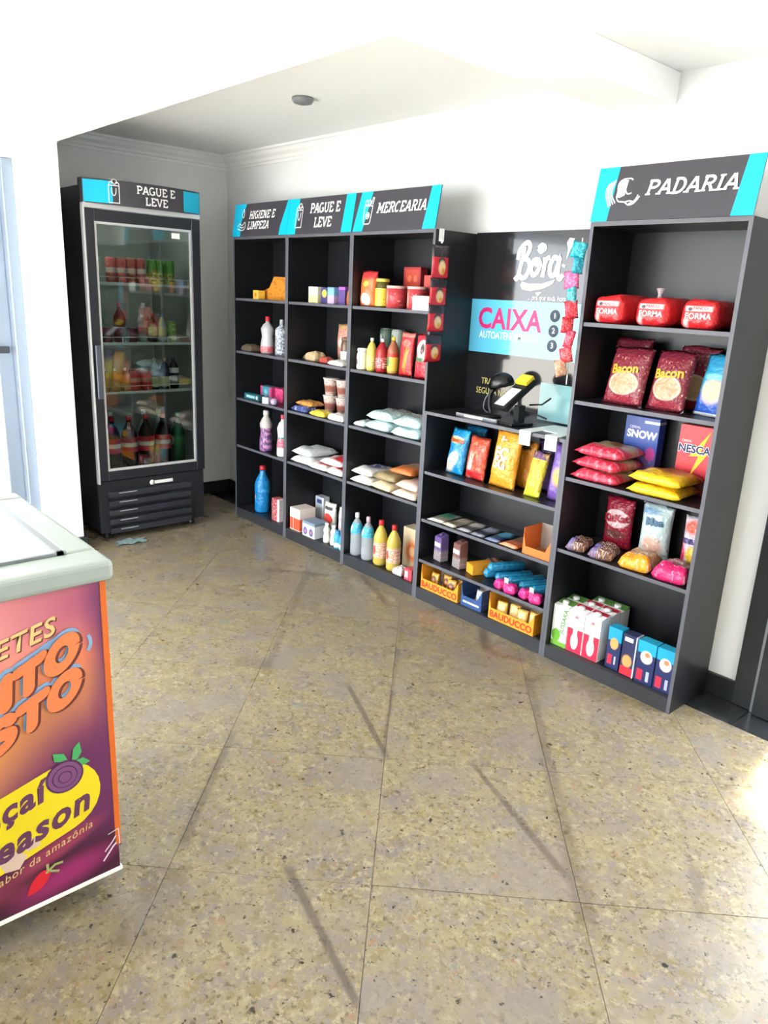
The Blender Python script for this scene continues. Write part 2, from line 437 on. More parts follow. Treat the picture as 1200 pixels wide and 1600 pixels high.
for x0, x1 in ((-.6, .6), (.603, 1.9), (1.903, 3.383), (3.386, 4.6), (4.603, 5.7)):
    link('border_slab', boxes((x0, x1, .127, .31, -.004, .001), bev=.0006), BLACKSTONE, floor)

# back wall with the doorway at the right
struct(link('wall_back', boxes((-.75, 3.52, .31, .37, 0, ZC), (3.52, 4.5, .31, .37, 2.12, ZC), (4.5, 5.7, .31, .37, 0, ZC)), WHITE))
struct(link('wall_alcove', boxes((-.80, -.60, -1.09, .31, 0, ZC)), WHITE))
# left wall: pier beside the cooler, glass door, wall beyond; cheek of the alcove behind the pier
struct(link('wall_left', boxes((-.07, .15, -1.295, -1.09, 0, ZC), (-.80, -.07, -1.23, -1.09, 0, ZC), (-.07, .15, -3.85, -1.295, 2.06, ZC), (-.07, .15, -4.0, -3.85, 0, ZC)), WHITE))
struct(link('wall_front', boxes((-.07, .25, -4.15, -4.0, 0, ZC), (3.0, 5.7, -4.15, -4.0, 0, ZC), (.25, 3.0, -4.15, -4.0, 2.2, ZC)), WHITE))
struct(link('wall_right', boxes((5.6, 5.75, -4.0, .31, 0, ZC)), WHITE))
ceil = struct(link('ceiling', boxes((-.80, 5.7, -4.0, .45, ZC, ZC+.15)), CEIL))
link('beam', boxes((.15, 5.6, -1.29, -1.10, 2.155, ZC), bev=.004), CEIL, ceil)
link('beam', boxes((2.46, 2.70, -1.10, .31, 2.235, ZC), bev=.004), CEIL, ceil)
def cornice(L_):
    pr_ = [(0, 0), (.075, 0), (.075, -.012), (.060, -.016), (.048, -.034), (.026, -.050), (.020, -.066), (.010, -.070), (.010, -.086), (0, -.086)]
    bm = bmesh.new(); a = [bm.verts.new((0, -p, z)) for p, z in pr_]; b = [bm.verts.new((L_, -p, z)) for p, z in pr_]; n = len(pr_)
    for k in range(n): bm.faces.new((a[k], a[(k+1) % n], b[(k+1) % n], b[k]))
    bm.faces.new(a); bm.faces.new(list(reversed(b))); bmesh.ops.recalc_face_normals(bm, faces=bm.faces[:]); return finish(bm, 'cornice')
struct(link('trim_1', cornice(3.05), CEIL, None, (-.60, .31, ZC)))
struct(link('trim_2', cornice(1.39), CEIL, None, (-.60, -1.09, ZC), (0, 0, PI/2)))
struct(link('baseboard_back', boxes((-.60, 3.31, .292, .31, .001, .09), bev=.002), BLACKSTONE))
struct(link('baseboard_alcove', boxes((-.60, -.585, -1.09, .29, .001, .09), bev=.002), BLACKSTONE))
struct(link('baseboard_left', boxes((-.06, .172, -1.305, -1.072, .0005, .085), bev=.002), BLACKSTONE))
# black stone casing of the right-hand doorway
d2 = bpy.data.objects.new('door_2', None); COL.objects.link(d2); struct(d2); d2.location = (3.5, .3, 0)
def at(o, me, name, m, parent): 
    q = link(name, me, m, parent); q.location = Vector(q.location) - Vector(parent.location); return q
at(None, boxes((3.31, 3.40, .285, .31, .002, 2.2), (3.40, 3.52, .262, .31, .002, 2.2), bev=.002), 'casing', BLACKSTONE, d2)
at(None, boxes((3.386, 3.398, .277, .285, .002, 2.2)), 'casing_bead', mat('grey_aluminium', (140, 145, 150), .35, metal=.8), d2)
at(None, boxes((3.52, 4.62, .262, .31, 2.12, 2.2), bev=.002), 'casing_head', BLACKSTONE, d2)
at(None, boxes((4.50, 4.62, .262, .31, .002, 2.12), bev=.002), 'casing', BLACKSTONE, d2)
# glass door at the left
d1 = bpy.data.objects.new('door_1', None); COL.objects.link(d1); struct(d1); d1.location = (.01, -1.78, 0)
ALU = mat('blue_grey_aluminium', (150, 164, 182), .4, metal=.5)
at(None, boxes((-0.03, 0.1, -1.35, -1.295, 0, 2.06), (-0.03, 0.1, -3.85, -3.795, 0, 2.06), (-0.03, 0.1, -3.795, -1.35, 2, 2.06), bev=.003), 'frame', ALU, d1)
at(None, boxes((0, 0.05, -1.43, -1.355, 0.02, 1.995), (0, 0.05, -2.05, -1.98, 0.02, 1.995), (0, 0.05, -1.98, -1.43, 0.02, 0.16), (0, 0.05, -1.98, -1.43, 1.9, 1.995), (0, 0.05, -1.98, -1.43, 1, 1.05), bev=.003), 'leaf', ALU, d1)
at(None, boxes((0.022, 0.028, -1.99, -1.42, 0.15, 1.01)), 'pane', GLASS, d1); at(None, boxes((0.022, 0.028, -1.99, -1.42, 1.04, 1.91)), 'pane', GLASS, d1)
at(None, boxes((0.05, 0.085, -1.415, -1.395, 1.13, 1.15), (0.075, 0.09, -1.5, -1.38, 1.12, 1.155), bev=.004), 'handle', mat('dark_grey_metal', (70, 76, 86), .35, metal=.7), d1)
o = link('ceiling_fitting', lathe([(.02, -.028), (.042, -.022), (.05, -.01), (.05, 0)], 20), GREYPL, None, (1.203, -.342, ZC-.0005))
tag(o, 'small round grey fitting on the white ceiling above the shelves', 'ceiling fitting')

# ------------------------------------------------------------------ shelf units
X0, X1, X2, X3, X4, X5 = 0.0, .587, 1.170, 1.7726, 2.5912, 3.199
D = .29; T = .015; H = 1.80
S = [1.438, 1.112, .809, .496, .063]
PZ = [1.436, 1.133, .818, .508, .063]
CZ = [.971, .675, .43, .215, .063]
def edged(x0, x1, y0, y1, z0, z1, front=True):
    """a board with its grey edge band on the front"""
    bm = bmesh.new(); bbox(bm, x0, x1, y0, y1, z0, z1)
    for f in bm.faces: f.material_index = 1 if (f.normal.y < -.9 and front) else 0
    bm.normal_update()
    for f in bm.faces: f.material_index = 1 if (f.normal.y < -.9 and front) else 0
    me = finish(bm, 'board'); me.materials.append(BOARD); me.materials.append(EDGE); return me

def shelf_unit(name, label, x0, x1, zs, top, group=None):
    u = thing(name, label, 'shelf unit', (x0, 0, 0), group=group); w = x1-x0
    for a in (0, w-T): link('side_panel', edged(a+.0003, a+T-.0003, 0, D, 0, top), None, u)
    link('back_panel', boxes((T, w-T, D-.006, D, .05, top)), BOARD, u)
    link('plinth', boxes((T, w-T, .001, .016, 0, zs[-1]-.0005)), PLINTH, u)
    for z in zs:
        if abs(z-top) < .02: continue
        nm = 'bottom_shelf' if z == zs[-1] else 'shelf'
        link(nm, edged(T, w-T, .006 if z != zs[-1] else .0162, D-.006, z-T, z, True), None, u)
    link('top_panel', edged(T if top > 1.5 else -.0 + .0005, (w-T) if top > 1.5 else w-.0005, 0, D, top-T if top > 1.5 else top, top if top > 1.5 else top+.0005), None, u) if top > 1.5 else None
    return u
U1 = shelf_unit('shelf_unit', 'black open shelf unit under the HIGIENE E LIMPEZA sign, nearest the cooler', X0, X1, S, H, 'tall black shelf units')
U2 = shelf_unit('shelf_unit', 'black open shelf unit under the PAGUE E LEVE sign, second from the cooler', X1, X2, S, H, 'tall black shelf units')
U3 = shelf_unit('shelf_unit', 'black open shelf unit under the MERCEARIA sign, beside the checkout counter', X2, X3, S, H, 'tall black shelf units')
U5 = shelf_unit('shelf_unit', 'black open shelf unit under the PADARIA sign, nearest the right-hand doorway', X4, X5, PZ, H, 'tall black shelf units')
# low checkout unit with its printed back board
U4 = thing('checkout_unit', 'low black shelf unit with counter and printed self-checkout back board', 'shelf unit', (X3, 0, 0)); w4 = X4-X3
for a in (0, w4-T): link('side_panel', edged(a+.0003, a+T-.0003, 0, D, 0, CZ[0]-T), None, U4)
link('plinth', boxes((T, w4-T, .001, .016, 0, CZ[-1]-.0005)), PLINTH, U4)
link('back_panel', boxes((T, w4-T, D-.006, D, .05, CZ[0]-T)), BOARD, U4)
link('counter_top', edged(.0005, w4-.0005, 0, D-.012, CZ[0]-T, CZ[0]), None, U4)
for z in CZ[1:]: link('bottom_shelf' if z == CZ[-1] else 'shelf', edged(T, w4-T, .006 if z != CZ[-1] else .0162, D-.006, z-T, z), None, U4)
GLOSSK = mat('glossy_black_print', (34, 34, 38), 0.12, coat=0.3)
BB = link('back_board', boxes((.001, w4-.001, D-.011, D-.001, CZ[0]-.05, 1.805)), GLOSSK, U4, label='glossy printed back board with white script logo and blue band reading CAIXA')
yb = D-.0115
SKY = mat('sky_blue_print', (96, 190, 225), 0.15, coat=.3); TEAL = mat('pale_teal_print', (140, 190, 195), 0.2); GREYPR = mat('grey_print', (88, 100, 112), 0.3); PALEY = mat('pale_yellow_print', (200, 190, 110), .4); MAG = mat('magenta_print', (200, 30, 110), .4)
link('blue_band', boxes((.002, w4-.002, yb-.0006, yb+.0002, 1.255, 1.503)), SKY, BB)
link('teal_panel', boxes((.46, w4-.002, yb-.0006, yb+.0002, CZ[0]+.01, 1.150)), TEAL, BB)
def bx(x): return x-X3
lettering('CAIXA', .132, MAG, BB, bx(2.012), yb-.0012, 1.412, bold=.028, spacing=1.05, sx=.92)
lettering('AUTOATENDIMENTO', .047, PRINTW, BB, bx(2.018), yb-.0012, 1.338, sx=.78, bold=.008)
lettering('TRANSAÇÃO', .042, PALEY, BB, bx(1.875), yb-.0012, 1.118, sx=.85, align='LEFT')
lettering('SEGURA NO', .042, PALEY, BB, bx(1.845), yb-.0012, 1.070, sx=.85, align='LEFT')
lettering('... pra que toda hora', .03, PRINTW, BB, bx(2.215), yb-.0012, 1.520, sx=.85, shear=.2)
for n_, zz in (('1', 1.446), ('2', 1.381), ('3', 1.316)):
    dsc = lathe([(.027, 0), (.027, .0008)], 24)
    q = link('number_disc', dsc, GREYPR, BB, (bx(2.272), yb-.0006, zz), (PI/2, 0, 0))
    lettering(n_, .034, PRINTW, BB, bx(2.272), yb-.0022, zz, bold=.01)
# white brush-script logo
def sc_(pts, x, z, k): return [(x+p[0]*k, z+p[1]*k) for p in smoothpts(pts, 7)]
K = .160
lx, lz = bx(2.035), 1.600
scr = [(.0105, sc_([(.20, .86), (.16, .55), (.08, .15), (.02, .0), (-.06, .06)], lx, lz, K)),
       (.0105, sc_([(.0, .52), (.06, .80), (.28, .98), (.40, .88), (.33, .66), (.18, .56), (.36, .52), (.44, .34), (.36, .10), (.20, .02), (.10, .12)], lx, lz, K)),
       (.0105, sc_([(.72, .52), (.58, .50), (.50, .28), (.58, .12), (.72, .18), (.80, .38), (.72, .52), (.66, .40), (.84, .40)], lx, lz, K)),
       (.0105, sc_([(.95, .58), (.95, .35), (.92, .06)], lx, lz, K)), (.0095, sc_([(.94, .36), (1.02, .54), (1.12, .58)], lx, lz, K)),
       (.0105, sc_([(1.40, .52), (1.26, .58), (1.15, .36), (1.19, .12), (1.32, .14), (1.41, .40), (1.44, .54), (1.42, .18), (1.50, .02), (1.60, .14)], lx, lz, K)),
       (.0095, sc_([(1.60, .40), (1.58, .34)], lx, lz, K)),
       (.010, sc_([(.70, .82), (.80, .74), (.92, .84), (.80, .90), (.70, .82)], lx, lz, K))]
link('logo', poly([(lx+a*K, lz+b*K) for a, b in [(.22, -.08), (.50, -.13), (.90, -.12), (1.35, .0), (1.30, -.10), (1.0, -.24), (.55, -.32), (.25, -.28), (.17, -.18)]], yb-.0014), PRINTW, BB)
link('logo', poly([(lx+a*K, lz+b*K) for a, b in [(.72, -.36), (.95, -.34), (.82, -.46)]], yb-.0014), PRINTW, BB)
link('logo', poly([(lx+a*K, lz+b*K) for a, b in [(1.62, .96), (1.70, 1.08), (1.86, 1.06), (1.80, .86), (1.66, .52), (1.68, .80)]], yb-.0014), PRINTW, BB)
link('logo', strips(scr, .014, yb-.0014), PRINTW, BB)

# header signs, leaning back a little
def sign(unit, w, h, z, words, shear, icon, left, right, x=0.0, lab=None):
    b = link('sign_board', boxes((0, w, -.006, 0, 0, h), bev=.0008), SIGNBLK, unit, (x, -.0012, z), (-R(9), 0, 0), label=lab)
    link('stripe', poly(left, -.0068), CYAN, b); link('stripe', poly(right, -.0068), CYAN, b)
    for (t, hh, cx, cz, sx) in words: slab(t, hh, PRINTW, b, cx, -.0078, cz, shear, sx=sx)
    link('icon', strips(icon, .0022, -.0078), PRINTW, b)
    return b
def bag_icon(x, z, k):
    return [[(x+p[0]*k, z+p[1]*k) for p in q] for q in ([(0, 0), (.62, 0), (.62, 1.0), (0, 1.0), (0, 0)], arc(.31, .78, .13, .36, 180, 360), [(.18, .78), (.18, .86)], [(.44, .78), (.44, .86)],
            arc(.16, 1.04, .14, .18, 0, 180), arc(.34, 1.18, .15, .2, -20, 200), arc(.50, 1.04, .12, .16, 0, 180))]
def hand_icon(x, z, k):
    return [[(x+p[0]*k, z+p[1]*k) for p in q] for q in (smoothpts([(0, .25), (.25, .42), (.5, .30), (.78, .50), (.9, .30), (.82, .08), (.55, .0), (.25, .05), (0, .10)], 4), smoothpts([(.25, .25), (.5, .16), (.75, .22)], 4),
            smoothpts([(.55, .75), (.44, .95), (.56, 1.30), (.68, .95), (.55, .75)], 4))]
def grocery_icon(x, z, k):
    return [[(x+p[0]*k, z+p[1]*k) for p in q] for q in ([(0, .95), (.06, .08), (.14, 0), (.56, 0), (.64, .08), (.72, .95)], [(0, .95), (.10, 1.02), (.20, .95), (.30, 1.02), (.40, .95), (.5, 1.02), (.60, .95), (.72, 1.0)],
            arc(.36, .45, .15, .17, 0, 360), arc(.16, 1.15, .12, .14, 0, 360), arc(.40, 1.16, .11, .15, 0, 360), [(.56, 1.05), (.66, 1.42), (.76, 1.40), (.70, 1.05)], arc(.36, .45, .06, .07, 0, 360))]
def bread_icon(x, z, k):
    L_ = [smoothpts([(.42, .35), (.55, .15), (.85, .10), (1.05, -.02), (1.30, .05), (1.50, .30)], 5), smoothpts([(.85, .10), (1.1, .14), (1.3, .05)], 4), smoothpts([(1.05, .02), (1.3, .14), (1.42, .36)], 4),
          smoothpts([(.50, .36), (.42, .80), (.60, 1.0), (.95, 1.02), (1.05, .95)], 5), smoothpts([(.78, .94), (.80, .6), (.92, .42), (1.1, .45)], 5)]
    for i in range(4): L_.append(smoothpts([(.26-.09*i, 1.0-.04*i), (.16-.09*i, .5), (.42-.09*i, .08-.05*i)], 5))
    return [[(x+p[0]*k, z+p[1]*k) for p in q] for q in L_]
sh = .19
w = X1-X0-.002
sign(U1, w, sh, H, [('HIGIENE E', .044, .315, .122, .92), ('LIMPEZA', .044, .285, .062, .92)], .2, hand_icon(.055, .035, .095),
     [(0, 0), (.095, 0), (.085, .06), (.10, .13), (.13, sh), (0, sh)], [(w, 0), (w-.075, 0), (w-.07, .05), (w-.045, .12), (w-.02, sh), (w, sh)], .001, 'charcoal and cyan sign board reading HIGIENE E LIMPEZA')
w = X2-X1-.002
sign(U2, w, sh, H, [('PAGUE E', .050, .335, .132, .92), ('LEVE', .050, .33, .058, .92)], .0, bag_icon(.078, .035, .092),
     [(0, 0), (.085, 0), (.095, sh), (0, sh)], [(w, 0), (w-.085, 0), (w-.075, sh), (w, sh)], .001, 'charcoal and cyan sign board reading PAGUE E LEVE')
w = X3-X2-.002
sign(U3, w, sh, H, [('MERCEARIA', .048, .355, .108, .93)], .2, grocery_icon(.08, .035, .088),
     [(.01, 0), (.085, 0), (.13, sh), (.045, sh)], [(w, 0), (w-.085, 0), (w-.06, sh), (w, sh)], .001, 'charcoal and cyan sign board reading MERCEARIA')
w = X5-X4-.002
bs = sign(U5, w, sh, H, [('PADARIA', .050, .375, .108, 1.12)], .2, bread_icon(.055, .055, .088),
     [(0, 0), (.07, 0), (.085, sh), (0, sh)], [(w, 0), (w-.075, 0), (w-.055, sh), (w, sh)], .001, 'charcoal and cyan sign board reading PADARIA')
link('icon', poly([(.091, .085), (.094, .128), (.108, .143), (.130, .140), (.125, .088), (.105, .080)], -.0076), PRINTW, bs)

# ------------------------------------------------------------------ upright drinks cooler in the alcove (local front is -y, turned to face +x)
FC = thing('drinks_cooler', 'tall black glass-door drinks cooler under its own PAGUE E LEVE header', 'refrigerator', (.093, -.617, 0), PI/2)
FW = .68; hw = FW/2
FBLK = mat('cooler_black_enamel', (30, 33, 40), .35); FGREY = mat('cooler_inner_grey', (176, 174, 168), .6)
FSIL = mat('cooler_silver_trim', (205, 206, 208), .35, metal=.3)
# cabinet as open box
link('cabinet', boxes((-hw, -hw+.035, .045, .62, .06, 1.985), (hw-.035, hw, .045, .62, .06, 1.985), (-hw+.035, hw-.035, .585, .62, .06, 1.985), (-hw+.035, hw-.035, .045, .585, 1.88, 1.985), (-hw+.035, hw-.035, .045, .585, .06, .40)), FBLK, FC)
link('liner', boxes((-hw+.036, -hw+.048, .05, .58, .401, 1.878), (hw-.048, hw-.036, .05, .58, .401, 1.878), (-hw+.048, hw-.048, .572, .584, .401, 1.878), (-hw+.048, hw-.048, .05, .572, 1.866, 1.878), (-hw+.048, hw-.048, .05, .572, .401, .412)), FGREY, FC)
door = link('door', boxes((-hw, -hw+.055, 0, .04, .375, 1.87), (hw-.055, hw, 0, .04, .375, 1.87), (-hw+.055, hw-.055, 0, .04, .375, .43), (-hw+.055, hw-.055, 0, .04, 1.81, 1.87), bev=.003), FBLK, FC)
link('pane', boxes((-hw+.05, hw-.05, .014, .022, .425, 1.815)), glassmat('cooler_glass', (232, 240, 238), .07), door)
link('gasket', boxes((-hw+.055, -hw+.068, .008, .012, .43, 1.81), (hw-.068, hw-.055, .008, .012, .43, 1.81), (-hw+.068, hw-.068, .008, .012, .43, .445), (-hw+.068, hw-.068, .008, .012, 1.797, 1.81)), FSIL, door)
link('handle', boxes((-hw+.012, -hw+.044, -.028, -.016, .86, 1.16), (-hw+.02, -hw+.036, -.018, .001, .88, .90), (-hw+.02, -hw+.036, -.018, .001, 1.12, 1.14), bev=.004), mat('cooler_handle_grey', (70, 76, 88), .3), door)
link('sticker', boxes((.165, .215, .0125, .0138, 1.755, 1.785)), WHITEPL, door)
link('edge_trim', boxes((-hw-.006, -hw+.004, -.004, .03, .36, 1.89), bev=.001), FSIL, FC)
link('header_trim', boxes((-hw, hw, -.004, .045, 1.873, 1.900), bev=.002), FSIL, FC)
# bowed header sign
def bow(x): return -.065*(1-(x/hw)**2)
def bowed(xa, xb, za, zb, off, n=16, thick=.0):
    bm = bmesh.new(); F = []; 
    for i in range(n+1):
        x = xa+(xb-xa)*i/n; y = bow(x)-off
        F.append((bm.verts.new((x, y, za)), bm.verts.new((x, y, zb)), bm.verts.new((x, .06 if thick else y+.001, zb)), bm.verts.new((x, .06 if thick else y+.001, za))))
    for a, b in zip(F, F[1:]):
        for k in range(4): bm.faces.new((a[k], a[(k+1) % 4], b[(k+1) % 4], b[k]))
    bm.faces.new(F[0]); bm.faces.new(F[-1]); bmesh.ops.recalc_face_normals(bm, faces=bm.faces[:]); return finish(bm, 'bowed')
hd = link('header_sign', bowed(-hw, hw, 1.898, 2.02, 0, thick=1), SIGNBLK, FC, label='bowed charcoal header sign with cyan ends reading PAGUE E LEVE')
link('stripe', bowed(-hw+.004, -hw+.145, 1.902, 2.012, .0012, 6), CYAN, hd); link('stripe', bowed(hw-.12, hw-.004, 1.902, 2.012, .0012, 6), CYAN, hd)
fn = lambda v: (v.x, bow(v.x)-.0026+v.y, v.z)
slab('PAGUE E', .040, PRINTW, hd, .045, 0, 1.984, sx=1.0, fn=fn); slab('LEVE', .040, PRINTW, hd, .045, 0, 1.930, sx=1.0, fn=fn)
me = strips(bag_icon(-hw+.125, 1.906, .086), .0018, 0)
for v in me.vertices: v.co = Vector(fn(v.co))
link('icon', me, PRINTW, hd)
link('base_panel', boxes((-hw, hw, .02, .045, .05, .37), bev=.004), FBLK, FC)
for k in range(5):
    z = .305-.056*k
    link('grille_slat', prism([(-hw+.05, z), (hw-.10, z), (hw-.10, z-.034), (-hw+.05, z-.034)], -.004, .021, bev=.004), mat('cooler_grille_black', (44, 47, 54), .28), FC, rot=(0, 0, 0))
    link('grille_glint_strip', boxes((-hw+.11, -hw+.22, -.0052, -.0042, z-.012, z-.008)), mat('pale_grey_glint', (190, 195, 200), .4), FC)  # pale strip paints a reflected highlight on each slat
pl = link('maker_plate', boxes((-.02, .125, .0165, .0205, .318, .338), bev=.003), WHITEPL, FC, label='small white maker plate')
link('emblem', lathe([(.016, 0), (.016, .002)], 18), WHITEPL, pl, (-.012, .0165, .329), (PI/2, 0, 0))
for a in (-1, 1):
    for b in (.09, .56): link('foot', lathe([(.02, 0), (.024, .01), (.018, .02), (.018, .062)], 12), BLACKPL, FC, (a*(hw-.06), b, 0))
LED = bpy.data.materials.new('cooler_led_white'); LED.use_nodes = True; LED.node_tree.nodes['Principled BSDF'].inputs['Emission Color'].default_value = (.85, 1, .95, 1); LED.node_tree.nodes['Principled BSDF'].inputs['Emission Strength'].default_value = 9.0
link('led_and_fill_tube', boxes((-hw+.07, -hw+.078, .055, .063, 1.62, 1.85)), LED, FC); link('led_and_fill_tube', boxes((-.24, .24, .06, .075, 1.855, 1.864)), LED, FC)  # wide top tube is an added light to brighten the cooler inside
FS = [1.495, 1.165, .885]
WIRE = mat('white_coated_wire', (214, 216, 214), .4)
for z in FS:
    bm = bmesh.new()
    for k in range(19): x = -hw+.06+k*(FW-.12)/18; bbox(bm, x-.0015, x+.0015, .055, .54, z-.003, z)
    for y in (.055, .30, .54): bbox(bm, -hw+.05, hw-.05, y-.003, y+.003, z-.008, z-.003)
    bbox(bm, -hw+.05, hw-.05, .046, .050, z+.030, z+.034); bbox(bm, -hw+.05, hw-.05, .042, .050, z-.012, z+.003)
    for k in range(5): x = -hw+.06+k*(FW-.12)/4; bbox(bm, x-.0015, x+.0015, .046, .049, z, z+.032)
    link('wire_shelf', finish(bm, 'wire'), WIRE, FC)

# ------------------------------------------------------------------ ice-cream chest freezer (local front -y faces +x); local x = world y + 2.60
FZ = thing('chest_freezer', 'ice-cream chest freezer with purple and orange printed wrap and pale grey lid rim', 'freezer', (2.763, -2.567, 0), PI/2)
FZ.scale = (1, 1, 1.022)
fx = lambda Y: Y+2.60
A0, A1 = -.60, .59          # local x range of the body
wrap = printmat('freezer_wrap_print', (109, 41, 89), [
    ('e', .60, .82, .42, .30, (199, 106, 115), .7), ('e', .25, .80, .36, .22, (230, 146, 146), .9),
    ('e', .28, .52, .34, .10, (233, 135, 57), .9, 24), ('e', .20, .46, .30, .08, (243, 170, 77), .8, 26), ('e', .50, .665, .10, .035, (228, 126, 87), .9, 24),
    ('e', .62, .80, .16, .07, (146, 57, 102), .9), ('e', .585, .70, .03, .25, (91, 38, 87), .9),
    ('e', .52, .30, .20, .26, (97, 38, 83), .5), ('r', .30, .105, .60, .105, (63, 18, 44), .35), ('e', .25, .17, .13, .035, (115, 42, 67), .4, -12), ('e', .44, .21, .10, .022, (146, 53, 82), .4, 18), ('e', .46, .13, .10, .03, (146, 38, 97), .6, 10), ('e', .15, .12, .10, .05, (135, 28, 73), .6, 30)],
    rough=.35, obj=True)
link('body', boxes((A0, A1, .004, .64, .075, .845), bev=.006), mat('freezer_white_enamel', (225, 226, 224), .35), FZ)
fr = link('front_wrap', boxes((A0+.002, A1-.004, 0, .0042, .085, .84)), wrap, FZ, label='printed front wrap with ice-cream lettering')
link('corner_trim', boxes((A1-.012, A1+.002, -.0015, .012, .15, .84), bev=.001), mat('freezer_orange_trim', (205, 100, 36), .4), FZ)
link('bottom_trim', boxes((A0, A1+.001, -.003, .01, .074, .085), bev=.001), mat('freezer_white_trim', (240, 238, 230), .4), FZ)
RIM = mat('freezer_pale_grey_rim', (150, 160, 154), .35)
link('lid_rim', boxes((A0-.02, A1+.016, -.022, .075, .845, .893), (A0-.02, A1+.016, .60, .665, .845, .893), (A0-.02, A0+.06, .075, .60, .845, .893), (A1-.06, A1+.016, .075, .60, .845, .893), bev=.012, seg=3), RIM, FZ)
link('lid_rail', boxes((A0+.06, A1-.055, .07, .08, .885, .899), (A1-.075, A1-.06, .07, .60, .885, .899)), mat('freezer_rail_grey', (120, 124, 126), .4), FZ)
LIDW = mat('freezer_white_glass_lid', (215, 218, 218), .08, coat=.6)
link('sliding_lid', boxes((A0+.06, .03, .08, .60, .880, .887), bev=.001), LIDW, FZ); link('sliding_lid', boxes((-.01, A1-.075, .08, .60, .888, .895), bev=.001), LIDW, FZ)
for a in (A0+.1, A1-.1):
    for b in (.10, .54): link('castor', lathe([(.018, 0), (.03, .008), (.03, .03), (.02, .045), (.02, .077)], 12), BLACKPL, FZ, (a, b, 0))
YO = -.0012
BUB = mat('orange_bubble_letter', (226, 124, 76), .35); BUBD = mat('brown_letter_edge', (104, 50, 42), .4); ICE = mat('ice_blue_print', (126, 160, 196), .4); CREAM = mat('cream_letter', (214, 186, 124), .4)
rt = R(14)
def word(body, size, Yr, z, m, y, bold, ox=0, oz=0, rot=rt, shear=.15, sx=1.0):
    o_ = lettering(body, size, m, fr, 0, y, 0, bold=bold, shear=shear, align='RIGHT', sx=sx, spacing=1.12)
    for v in o_.data.vertices:
        a, b = v.co.x, v.co.z; v.co.x = fx(Yr)+ox+a*math.cos(rot); v.co.z = z+oz+a*math.sin(rot)+b
    return o_
word('SORVETES', .058, -2.125, .762, BUBD, YO, .02, .003, -.003); word('SORVETES', .058, -2.125, .762, CREAM, YO-.0006, .02)
BG = {'T': (.86, [[(.06, .9), (.80, .9)], [(.43, .9), (.43, .06)]]), 'A': (.98, [[(.08, .06), (.49, .94)], [(.49, .94), (.90, .06)], [(.26, .36), (.72, .36)]]), 'N': (.98, [[(.1, .06), (.1, .94)], [(.1, .94), (.82, .06)], [(.82, .06), (.82, .94)]]),
      'O': (1.06, [arc(.5, .5, .40, .44, 0, 360, 24)]), 'G': (1.04, [arc(.5, .5, .40, .44, 45, 345, 20), [(.54, .46), (.88, .46)]]), 'S': (.86, [smoothpts([(.74, .80), (.52, .95), (.18, .86), (.14, .64), (.42, .52), (.72, .38), (.70, .14), (.40, .04), (.08, .18)], 5)])}
def bubble(body, size, Yr, z, m, y, hw_, ox=0, oz=0, rot=0.0):
    tot = sum(BG[c][0]+.10 for c in body); cxx = -tot; L_ = []; caps = []
    for ch in body:
        w_, st = BG[ch]
        for q in st:
            P_ = [((cxx+p[0])*size, (p[1]-.5)*size) for p in q]; L_.append((hw_, P_))
            if ch != 'O': caps += [P_[0], P_[-1]]
        cxx += w_+.10
    me = strips(L_, hw_, 0); bm = bmesh.new(); bm.from_mesh(me)
    for ci, c_ in enumerate(caps): bm.faces.new([bm.verts.new((c_[0]+hw_*math.cos(2*PI*k/12), 1e-4+ci*3e-5, c_[1]+hw_*math.sin(2*PI*k/12))) for k in range(12)])
    bm.to_mesh(me); bm.free()
    for v in me.vertices:
        a, b = 1.16*v.co.x + .12*v.co.z, v.co.z; v.co = Vector((fx(Yr)+ox+a*math.cos(rot), y+v.co.y, z+oz+a*math.sin(rot)+b))
    return link('lettering', me, m, fr)
for bd, z in (('TANTO', .716), ('GOSTO', .630)):
    bubble(bd, .066, -2.070, z, ICE, YO-.0008, .0150, .0, .004, R(24)); bubble(bd, .066, -2.070, z, BUBD, YO-.0024, .0135, .006, -.004, R(24)); bubble(bd, .066, -2.070, z, BUB, YO-.0040, .0122, 0, 0, R(25))
link('ice_streak', strips([(.006, [(fx(-2.36)+p[0], .60+p[1]) for p in smoothpts([(0, 0), (.1, .06), (.2, .115), (.26, .14)], 6)]), (.004, arc(fx(-2.072), .705, .022, .026, -50, 40, 6))], .006, YO-.0001), ICE, fr)
# yellow capsule with the second brand
YEL = mat('capsule_yellow', (222, 200, 30), .4); PUR = mat('letter_purple', (96, 52, 84), .4)
ca = R(15); cx, cz = fx(-2.140), .335
def cap2(L_, r, n=12):
    p = [(r*math.cos(R(a)), r*math.sin(R(a))) for a in [-90+180*i/n for i in range(n+1)]] + [(-L_+r*math.cos(R(a)), r*math.sin(R(a))) for a in [90+180*i/n for i in range(n+1)]]
    return [(cx+x*math.cos(ca)-z*math.sin(ca), cz+x*math.sin(ca)+z*math.cos(ca)) for x, z in p]
link('capsule', poly(cap2(.36, .090), YO), YEL, fr)
word('açaí', .080, -2.178, .375, PUR, YO-.0006, .035, rot=ca, shear=.1); word('Season', .086, -2.078, .312, PUR, YO-.0006, .035, rot=ca, shear=.15)
word('sabor da amazônia', .028, -2.075, .240, CREAM, YO-.0004, .0, rot=ca)
FRU = mat('fruit_violet', (120, 72, 116), .4); FRD = mat('fruit_dark', (84, 44, 84), .4); LEAF = mat('leaf_green', (70, 160, 92), .4)
for r_, m_, k in ((.043, FRD, 1), (.038, FRU, 2), (.029, FRD, 3), (.026, FRU, 4), (.016, FRD, 5), (.013, FRU, 6)): link('fruit_print', poly(arc(fx(-2.130), .392, r_, r_*.95, 0, 345, 24), YO-.0006*k-.0004), m_, fr)
